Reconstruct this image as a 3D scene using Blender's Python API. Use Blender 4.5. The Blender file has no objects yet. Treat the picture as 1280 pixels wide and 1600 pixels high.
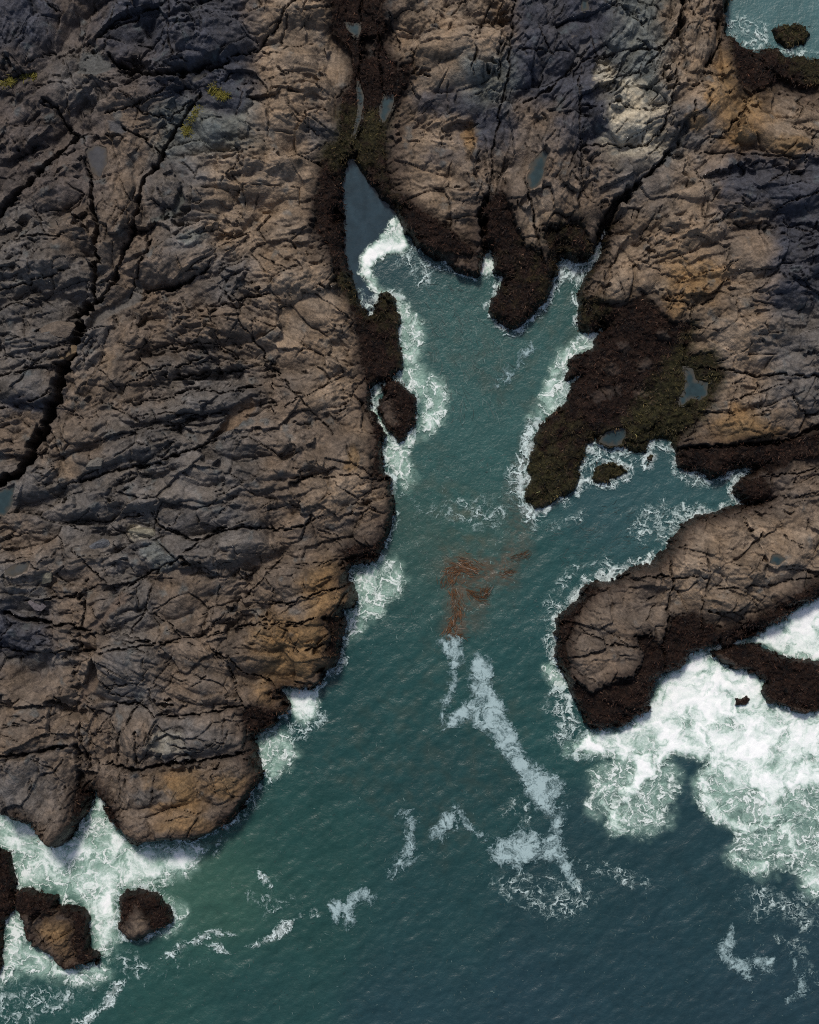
import bpy, math, time
import numpy as np
from mathutils import Vector

T0 = time.time()
scene = bpy.context.scene
COL = scene.collection

# ------------------------------------------------------------------ camera, sky, sun, exposure
S = 0.05            # metres per photo pixel at sea level
CAM_H = 140.0       # drone height above the sea
cam_d = bpy.data.cameras.new('camera')
cam = bpy.data.objects.new('camera', cam_d)
COL.objects.link(cam)
cam.location = (0, 0, CAM_H)
cam.rotation_euler = (0, 0, 0)
cam_d.sensor_fit = 'VERTICAL'
cam_d.angle_y = 2 * math.atan(800 * S / CAM_H)
cam_d.clip_start = 1.0
cam_d.clip_end = 6000
scene.camera = cam

SUN_EL, SUN_AZ = math.radians(56), math.radians(-14)     # azimuth clockwise from +Y
world = bpy.data.worlds.new('World')
scene.world = world
world.use_nodes = True
wn = world.node_tree
for n in list(wn.nodes):
    wn.nodes.remove(n)
w_out = wn.nodes.new('ShaderNodeOutputWorld')
w_bg = wn.nodes.new('ShaderNodeBackground')
w_sky = wn.nodes.new('ShaderNodeTexSky')
w_sky.sky_type = 'NISHITA'
w_sky.sun_disc = False
w_sky.sun_elevation = SUN_EL
w_sky.sun_rotation = SUN_AZ
w_sky.air_density = 1.0
w_sky.dust_density = 3.0
w_bg.inputs['Strength'].default_value = 0.09
wn.links.new(w_sky.outputs[0], w_bg.inputs[0])
wn.links.new(w_bg.outputs[0], w_out.inputs[0])

sun_d = bpy.data.lights.new('sun', 'SUN')
sun_d.energy = 2.4
sun_d.angle = math.radians(8.0)
sun_d.color = (1.0, 0.95, 0.88)
sun = bpy.data.objects.new('sun', sun_d)
COL.objects.link(sun)
to_sun = Vector((math.sin(SUN_AZ) * math.cos(SUN_EL), math.cos(SUN_AZ) * math.cos(SUN_EL), math.sin(SUN_EL)))
sun.rotation_euler = (-to_sun).to_track_quat('-Z', 'Y').to_euler()
sun.location = to_sun * 200

scene.view_settings.view_transform = 'Standard'
scene.view_settings.look = 'None'
scene.view_settings.exposure = 0.0
scene.view_settings.gamma = 1.0
scene.view_settings.use_curve_mapping = False
scene.cycles.use_adaptive_sampling = True
scene.cycles.adaptive_threshold = 0.01
scene.cycles.use_denoising = False
scene.cycles.filter_width = 1.1
scene.cycles.max_bounces = 4
scene.cycles.diffuse_bounces = 2
scene.cycles.glossy_bounces = 2
scene.cycles.transparent_max_bounces = 12

# ------------------------------------------------------------------ numeric helpers
F = np.float32
rng = np.random.RandomState(7)
PERM = np.tile(rng.permutation(256), 2).astype(np.int32)
GA = (np.arange(256) * 2.399963).astype(F)
GX, GY = np.cos(GA).astype(F), np.sin(GA).astype(F)

def perlin(x, y, seed=0):
    xi = np.floor(x).astype(np.int32); yi = np.floor(y).astype(np.int32)
    xf = (x - xi).astype(F); yf = (y - yi).astype(F)
    u = xf * xf * xf * (xf * (xf * 6 - 15) + 10)
    v = yf * yf * yf * (yf * (yf * 6 - 15) + 10)
    x0 = PERM[(xi + seed * 37) & 255]; x1 = PERM[(xi + 1 + seed * 37) & 255]
    y0 = yi & 255; y1 = (yi + 1) & 255
    h = PERM[x0 + y0]; a = GX[h] * xf + GY[h] * yf
    h = PERM[x1 + y0]; b = GX[h] * (xf - 1) + GY[h] * yf
    h = PERM[x0 + y1]; c = GX[h] * xf + GY[h] * (yf - 1)
    h = PERM[x1 + y1]; d = GX[h] * (xf - 1) + GY[h] * (yf - 1)
    a = a + u * (b - a); c = c + u * (d - c)
    return (a + v * (c - a)) * F(1.4)

def fbm(x, y, o=4, seed=0, lac=2.0, g=0.5):
    r = 0; amp = 1.0; t = 0; f = 1.0
    for i in range(o):
        r = r + amp * perlin(x * F(f), y * F(f), seed + i)
        t += amp; amp *= g; f *= lac
    return (r / t).astype(F)

def ridged(x, y, o=3, seed=0):
    r = 0; amp = 1.0; t = 0; f = 1.0
    for i in range(o):
        r = r + amp * (1 - np.abs(perlin(x * F(f), y * F(f), seed + i)) * 2)
        t += amp; amp *= 0.5; f *= 2.1
    return (r / t).astype(F)

def voronoi(x, y, seed=0, jit=0.9):
    """F1, F2, hash of the nearest cell, offset to its centre"""
    xi = np.floor(x).astype(np.int32); yi = np.floor(y).astype(np.int32)
    f1 = np.full(x.shape, 9, F); f2 = np.full(x.shape, 9, F)
    hid = np.zeros(x.shape, np.int32); ox = np.zeros(x.shape, F); oy = np.zeros(x.shape, F)
    for dy in (-1, 0, 1):
        for dx in (-1, 0, 1):
            cx = xi + dx; cy = yi + dy
            h = PERM[PERM[(cx + seed * 53) & 255] + (cy & 255)]
            ddx = (cx + 0.5 + jit * (h / 255.0 - 0.5) - x).astype(F)
            h2 = PERM[h + 101]
            ddy = (cy + 0.5 + jit * (h2 / 255.0 - 0.5) - y).astype(F)
            d = ddx * ddx + ddy * ddy
            nearer = d < f1
            f2 = np.where(nearer, f1, np.minimum(f2, d))
            f1 = np.where(nearer, d, f1)
            hid = np.where(nearer, h, hid)
            ox = np.where(nearer, ddx, ox); oy = np.where(nearer, ddy, oy)
    return np.sqrt(f1), np.sqrt(f2), hid, ox, oy

def facets(x, y, seed, off, tilt, bow=1.05):
    """upper envelope of randomly tilted planes: angular rock with creases; also a hash per facet"""
    xi = np.floor(x).astype(np.int32); yi = np.floor(y).astype(np.int32)
    best = np.full(x.shape, -9, F); hid = np.zeros(x.shape, np.int32)
    for dy in (-1, 0, 1):
        for dx in (-1, 0, 1):
            cx = xi + dx; cy = yi + dy
            h = PERM[PERM[(cx + seed * 53) & 255] + (cy & 255)]
            h2 = PERM[h + 101]; h3 = PERM[h2 + 59]; h4 = PERM[h3 + 83]; h5 = PERM[h4 + 17]
            ddx = (cx + h / F(255) - x).astype(F); ddy = (cy + h2 / F(255) - y).astype(F)
            z = off * (h3 / F(127.5) - 1) + tilt * ((h4 / F(127.5) - 1) * ddx + (h5 / F(127.5) - 1) * ddy) - bow * (ddx * ddx + ddy * ddy)
            c = z > best
            best = np.where(c, z, best); hid = np.where(c, h, hid)
    return best, (hid / F(127.5) - 1)

def sstep(a, b, x):
    t = np.clip((x - a) / (b - a), 0, 1)
    return (t * t * (3 - 2 * t)).astype(F)

def plan(pts, z=4.0):
    """photo pixels of something at height z -> pixel coordinates of its place on the map"""
    k = 1 - z / CAM_H
    return [(640 + (p[0] - 640) * k, 800 + (p[1] - 800) * k) + tuple(p[2:]) for p in pts]

# ------------------------------------------------------------------ the map grid
STEP = 1.5
inner_u = np.arange(-45, 1325 + 0.01, STEP); inner_v = np.arange(-45, 1645 + 0.01, STEP)
grow = np.cumsum(STEP * 1.28 ** np.arange(1, 26))
U = np.concatenate([inner_u[0] - grow[::-1], inner_u, inner_u[-1] + grow]).astype(F)
V = np.concatenate([inner_v[0] - grow[::-1], inner_v, inner_v[-1] + grow]).astype(F)
NU, NV = len(U), len(V)
UU, VV = np.meshgrid(U, V)
FARL, FARR, FART, FARB = U[0] + 60, U[-1] - 60, V[0] + 60, V[-1] - 60

WU = fbm(UU / 46, VV / 46, 3, 3) ; WV = fbm(UU / 46, VV / 46, 3, 9)
WU2 = fbm(UU / 11, VV / 11, 2, 15); WV2 = fbm(UU / 11, VV / 11, 2, 21)

def poly_sd(poly, uu, vv):
    """signed distance in pixels, positive inside"""
    p = np.array(poly, F); q = np.roll(p, -1, 0)
    d2 = np.full(uu.shape, 1e12, F); ins = np.zeros(uu.shape, bool)
    for (ax, ay), (bx, by) in zip(p, q):
        ex, ey = bx - ax, by - ay
        L = ex * ex + ey * ey + 1e-9
        t = np.clip(((uu - ax) * ex + (vv - ay) * ey) / L, 0, 1)
        dx = uu - ax - t * ex; dy = vv - ay - t * ey
        np.minimum(d2, dx * dx + dy * dy, out=d2)
        if ay != by:
            c = (ay > vv) != (by > vv)
            ins ^= c & (uu < ex * (vv - ay) / (by - ay) + ax)
    d = np.sqrt(d2)
    return np.where(ins, d, -d).astype(F)

def window(poly, m):
    p = np.array([q[:2] for q in poly])
    i0 = max(0, np.searchsorted(U, p[:, 0].min() - m) - 1); i1 = min(NU, np.searchsorted(U, p[:, 0].max() + m) + 1)
    j0 = max(0, np.searchsorted(V, p[:, 1].min() - m) - 1); j1 = min(NV, np.searchsorted(V, p[:, 1].max() + m) + 1)
    return slice(j0, j1), slice(i0, i1)

def up2(a, i, j):
    """field on the half grid (rows j, columns i) -> full grid"""
    t = np.empty((a.shape[0], NU), F)
    for r in range(a.shape[0]):
        t[r] = np.interp(np.arange(NU), i, a[r])
    jj = np.clip(np.searchsorted(j, np.arange(NV), side='right') - 1, 0, len(j) - 2)
    f = ((np.arange(NV) - j[jj]) / (j[jj + 1] - j[jj])).astype(F)[:, None]
    return t[jj] * (1 - f) + t[jj + 1] * f

def half(n, k=2):
    a = np.arange(0, n, k)
    return a if a[-1] == n - 1 else np.append(a, n - 1)

HI, HJ = half(NU), half(NV)
HUU, HVV = np.meshgrid(U[HI], V[HJ])

def sd_full(poly):
    return up2(poly_sd(poly, HUU, HVV), HI, HJ)

def field_rbf(pts, sigma):
    """values scattered over the map (u, v, value...) -> smooth full-grid fields"""
    qi, qj = half(NU, 8), half(NV, 8)
    qu, qv = np.meshgrid(U[qi], V[qj])
    P = np.array(pts, F)
    d2 = (qu[..., None] - P[:, 0]) ** 2 + (qv[..., None] - P[:, 1]) ** 2
    lw = -d2 / (2 * sigma * sigma)
    lw -= lw.max(-1, keepdims=True)
    w = np.exp(lw); w /= w.sum(-1, keepdims=True)
    return [up2((w * P[:, k]).sum(-1), qi, qj) for k in range(2, P.shape[1])]

# ------------------------------------------------------------------ coastlines (photo pixels, sea level)
MAIN = [(FARL, 1240), (-60, 1246), (0, 1252), (12, 1268), (45, 1283), (60, 1296), (80, 1312), (96, 1322), (108, 1312), (118, 1300),
 (135, 1277), (150, 1256), (153, 1234), (165, 1262), (180, 1285), (198, 1300), (207, 1313), (225, 1316), (262, 1308), (300, 1308), (335, 1300),
 (365, 1280), (385, 1255), (403, 1225), (410, 1205), (405, 1180), (400, 1158), (400, 1143), (415, 1140), (430, 1130), (440, 1115), (453, 1108),
 (456, 1095), (447, 1082), (437, 1077), (450, 1074), (470, 1077), (492, 1076), (505, 1065), (507, 1050), (525, 1042), (532, 1025), (535, 1010), (540, 990),
 (541, 970), (538, 955), (548, 950), (556, 945), (557, 925), (552, 912), (545, 905), (547, 890), (552, 885), (575, 880), (590, 875), (598, 862),
 (602, 845), (608, 825), (615, 805), (618, 790), (615, 770), (610, 750), (600, 742), (597, 730), (600, 715), (600, 700), (597, 690), (603, 680),
 (600, 672), (593, 660), (586, 648), (580, 640), (580, 610), (590, 603), (605, 596), (620, 588), (627, 572), (626, 545),
 (622, 520), (626, 500), (622, 482), (617, 467), (605, 457), (595, 462), (585, 478), (576, 500), (568, 480), (560, 460), (552, 440), (545, 420),
 (540, 400), (539, 370), (540, 340), (537, 310), (533, 290), (537, 270), (545, 252), (555, 252), (567, 270), (582, 288), (590, 305), (605, 315),
 (618, 330), (625, 345), (635, 365), (650, 380), (660, 398), (675, 405), (690, 410), (700, 416), (715, 425), (730, 432), (745, 432), (750, 425),
 (752, 408), (757, 396), (765, 392), (770, 405), (772, 425), (783, 432), (780, 445), (776, 460), (766, 470), (764, 482), (767, 495), (777, 507),
 (790, 515), (802, 518), (815, 510), (830, 492), (845, 483), (855, 470), (858, 450), (862, 440), (875, 432), (872, 420), (867, 412), (878, 402),
 (895, 410), (918, 411), (928, 398), (936, 375), (944, 357), (947, 360), (940, 382), (930, 410), (918, 430), (910, 440), (903, 460), (905, 480), (901, 500),
 (905, 515), (918, 522), (928, 519), (945, 509), (930, 530), (925, 545), (915, 550), (895, 553), (888, 562), (890, 580), (885, 592), (905, 588),
 (892, 600), (890, 615), (888, 625), (870, 640), (855, 650), (845, 665), (838, 680), (832, 700), (825, 720), (821, 740), (828, 745), (822, 760),
 (824, 785), (835, 797), (850, 790), (880, 775), (895, 765), (903, 745), (905, 735), (915, 715), (918, 700), (930, 682), (945, 690), (970, 697), (985, 702),
 (1005, 705), (1015, 690), (1024, 685), (1045, 688), (1055, 705), (1052, 720), (1058, 732), (1075, 735), (1095, 742), (1110, 750), (1130, 745),
 (1145, 735), (1165, 730), (1180, 731), (1172, 738), (1155, 745), (1148, 757), (1142, 770), (1148, 780), (1160, 785), (1185, 784), (1160, 790),
 (1130, 795), (1100, 803), (1075, 812), (1060, 825), (1050, 840), (1040, 855), (1030, 865), (1015, 880), (1000, 882), (985, 885), (975, 895),
 (960, 905), (945, 908), (932, 904), (920, 910), (910, 920), (900, 935), (885, 950), (872, 960), (866, 975), (868, 1000), (865, 1020), (870, 1040),
 (880, 1060), (893, 1080), (903, 1105), (915, 1125), (930, 1140), (945, 1138), (965, 1135), (985, 1125), (1000, 1115), (1012, 1110), (1015, 1095),
 (1022, 1075), (1018, 1062), (1030, 1055), (1045, 1048), (1060, 1045), (1078, 1022), (1098, 1013), (1115, 1010), (1135, 1008), (1150, 1000), (1180, 990),
 (1210, 975), (1245, 950), (1285, 930), (1420, 850), (FARR, 700), (FARR, 96), (1400, 100), (1285, 97), (1250, 90), (1230, 92), (1222, 84), (1212, 76), (1195, 78), (1175, 85),
 (1165, 80), (1150, 75), (1140, 66), (1131, 58), (1132, 40), (1127, 25), (1134, 10), (1137, -10), (1150, -120), (1200, -400), (1300, FART), (FARL, FART)]

# separate rocks standing in the water: name, label, polygon, height, width of the slope
ISLETS = [
 ('sea_rock', 'brown and black seaweed rock in the narrow stream of foam beside the left bank', [(600, 593), (615, 590), (630, 600), (645, 620), (653, 640), (650, 660), (640, 672), (630, 685), (620, 690), (608, 676), (598, 660), (592, 640), (594, 625), (600, 610)], 1.3, 22),
 ('sea_rock', 'small olive seaweed rock standing alone in the right side inlet', [(930, 728), (945, 722), (958, 720), (970, 727), (980, 735), (978, 742), (960, 750), (945, 755), (930, 755), (926, 745)], 0.7, 12),
 ('sea_rock', 'black seaweed covered ledge cut off by the left edge of the picture', [(FARL * .1, 1322), (0, 1325), (20, 1328), (22, 1350), (25, 1375), (26, 1392), (28, 1412), (20, 1425), (8, 1440), (7, 1470), (5, 1510), (0, 1530), (FARL * .1, 1560)], 1.3, 20),
 ('sea_rock', 'brown topped sea rock with black seaweed flank in the lower left surf', [(27, 1391), (45, 1385), (60, 1392), (90, 1400), (92, 1412), (125, 1412), (137, 1425), (142, 1445), (140, 1465), (137, 1480), (150, 1485), (160, 1494), (157, 1502), (145, 1499), (125, 1505), (105, 1511), (95, 1505), (80, 1487), (65, 1482), (50, 1475), (45, 1460), (42, 1445), (35, 1430), (28, 1412)], 1.7, 16),
 ('sea_rock', 'small round dark rock ringed by surf, with a brown knob on top', [(190, 1402), (200, 1392), (225, 1387), (245, 1393), (255, 1405), (265, 1415), (270, 1430), (262, 1445), (245, 1452), (230, 1462), (215, 1468), (198, 1462), (186, 1447), (190, 1430)], 1.5, 16),
 ('sea_rock', 'long black outcrop between the white surf and the foam filled gap', [(1110, 1017), (1140, 1010), (1175, 1006), (1195, 1012), (1220, 1024), (1245, 1030), (1285, 1032), (1500, 1044), (1500, 1120), (1285, 1112), (1260, 1114), (1240, 1110), (1215, 1102), (1200, 1096), (1192, 1080), (1195, 1066), (1180, 1050), (1150, 1046), (1125, 1036)], 1.5, 18),
 ('sea_rock', 'tiny black rock tip poking out of the white surf', [(1149, 1092), (1165, 1089), (1172, 1096), (1163, 1102), (1151, 1100)], 0.6, 7),
 ('sea_rock', 'olive and black weedy rock in the corner inlet at the top', [(1207, 50), (1215, 42), (1235, 40), (1255, 38), (1262, 55), (1255, 68), (1235, 76), (1222, 71), (1210, 62)], 0.8, 12),
 ('sea_rock', 'little rounded boulder with olive weed at the foot of the seaweed ledge', [(903, 508), (910, 504), (920, 507), (924, 514), (916, 520), (905, 517)], 0.9, 6),
 ('sea_rock', 'tiny awash rock just below the greenest seaweed of the inlet', [(1008, 713), (1015, 709), (1022, 714), (1020, 722), (1010, 722)], 0.35, 6),
]

# ------------------------------------------------------------------ height and slope of the main land (u, v, plateau metres, slope width px)
PLAT = [(60, 100, 6.0, 60), (300, 80, 6.2, 60), (450, 80, 4.6, 40), (560, 60, 1.6, 40), (650, 60, 4.4, 30), (860, 100, 5.2, 50), (1000, 150, 5.8, 60),
 (1100, 60, 4.6, 30), (1220, 130, 2.4, 50), (1200, 240, 4.6, 60), (60, 300, 5.6, 60), (250, 300, 5.6, 60), (430, 280, 4.4, 50), (505, 320, 2.6, 40),
 (570, 200, 1.0, 30), (590, 280, 1.2, 20), (690, 280, 4.2, 34), (700, 380, 2.8, 30), (790, 430, 1.7, 26), (790, 330, 3.4, 40), (880, 300, 4.6, 40), (890, 380, 2.6, 26),
 (1010, 330, 4.6, 60), (1200, 350, 4.8, 60), (980, 440, 3.4, 40), (960, 560, 1.5, 40), (1060, 560, 1.6, 50), (860, 720, 1.1, 26), (990, 640, 1.0, 40), (1080, 620, 1.1, 60),
 (1180, 540, 4.0, 60), (1200, 640, 4.0, 60), (1110, 715, 1.8, 30), (1240, 740, 2.4, 40), (1250, 800, 2.8, 60), (60, 500, 5.4, 60), (250, 520, 5.2, 60), (440, 480, 4.2, 60), (530, 480, 2.8, 34),
 (600, 530, 0.9, 20), (560, 640, 2.6, 30), (100, 700, 5.2, 60), (300, 700, 5.2, 60), (480, 700, 4.4, 50), (590, 700, 1.6, 20), (560, 800, 3.8, 26), (590, 850, 2.6, 20), (100, 900, 5.4, 60),
 (300, 900, 5.2, 60), (470, 900, 4.4, 34), (525, 960, 3.2, 24), (60, 1060, 5.0, 60), (250, 1060, 5.0, 60), (430, 1030, 4.2, 26), (420, 1120, 2.0, 22), (60, 1180, 4.8, 40), (60, 1260, 4.2, 26),
 (280, 1150, 5.2, 26), (290, 1250, 3.7, 22), (150, 1220, 2.4, 30), (1150, 880, 3.4, 40), (1060, 920, 3.2, 34), (960, 1000, 3.0, 28), (960, 1080, 2.0, 26), (1060, 1010, 1.8, 30), (1250, 880, 3.6, 44)]

# ------------------------------------------------------------------ bedding: u, v, strike (degrees, up to the right), ledge spacing px, ledge height
BED = [(60, 60, 60, 16, .8), (220, 50, 20, 17, .8), (350, 60, 10, 18, .8), (210, 145, 15, 13, 1), (60, 180, 35, 14, .9), (60, 285, 30, 15, .8), (200, 290, 68, 14, .7), (320, 200, -10, 17, .8),
 (330, 290, 5, 12, .9), (440, 80, 15, 15, .7), (470, 190, 0, 13, .6), (420, 300, 12, 13, .7), (60, 420, 10, 19, 1), (60, 520, 15, 17, 1), (50, 640, 10, 17, .8), (240, 420, 22, 19, 1), (330, 410, 25, 14, 1),
 (440, 410, 15, 14, .7), (175, 560, 42, 16, .7), (280, 540, 4, 14, 1.1), (380, 510, -16, 14, 1.1), (480, 520, -22, 13, .6), (160, 700, 22, 17, 1), (280, 640, 10, 15, 1.3), (380, 620, 8, 15, 1.2),
 (470, 620, 20, 15, .6), (545, 690, -30, 14, .5), (280, 760, 12, 16, 1), (400, 740, 0, 15, .9), (530, 770, 18, 17, .6), (60, 860, 14, 17, 1), (200, 860, 15, 19, .9), (330, 840, 8, 16, .8), (450, 860, 14, 17, .6),
 (570, 830, 10, 17, .4), (60, 960, 3, 18, .8), (200, 960, 26, 17, .8), (320, 930, 20, 17, .7), (440, 930, 12, 20, .5), (520, 960, 14, 19, .5), (60, 1060, 25, 13, .7), (180, 1040, -25, 14, .8), (290, 1060, -20, 14, .7),
 (400, 1010, 5, 17, .5), (60, 1140, 15, 16, .6), (60, 1240, 68, 20, .5), (190, 1150, 80, 16, .6), (300, 1150, 6, 17, .6), (300, 1250, 28, 19, .4), (450, 1045, 6, 16, .5),
 (680, 60, 10, 15, .6), (690, 150, 25, 13, .8), (690, 260, -4, 15, .5), (690, 345, 5, 16, .4), (790, 250, 75, 14, .6), (870, 110, 48, 15, .8), (855, 250, 78, 15, .7), (880, 340, 84, 15, .6), (960, 130, 45, 14, .9),
 (975, 215, 20, 15, .9), (1000, 320, 30, 15, .6), (1095, 60, 70, 14, .7), (1120, 190, 38, 15, .6), (1200, 215, -12, 15, .6), (1200, 300, 6, 13, .8), (1080, 370, 10, 15, .6), (1200, 400, 16, 13, .8), (1240, 480, 5, 13, .8),
 (1130, 520, 30, 14, .6), (1200, 600, 10, 17, .7), (1150, 655, 10, 16, .6), (1240, 720, 8, 14, .8), (990, 560, 20, 14, .4), (880, 700, 20, 14, .4), (1150, 880, -10, 15, .5), (1040, 950, 4, 14, .5), (960, 1010, 6, 14, .5),
 (1240, 860, 0, 15, .5), (1200, 1060, -15, 14, .5), (100, 1440, 45, 14, .5), (228, 1425, 45, 12, .5), (10, 1400, 80, 14, .4), (540, 900, 10, 16, .5), (560, 120, 85, 14, .3)]

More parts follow.
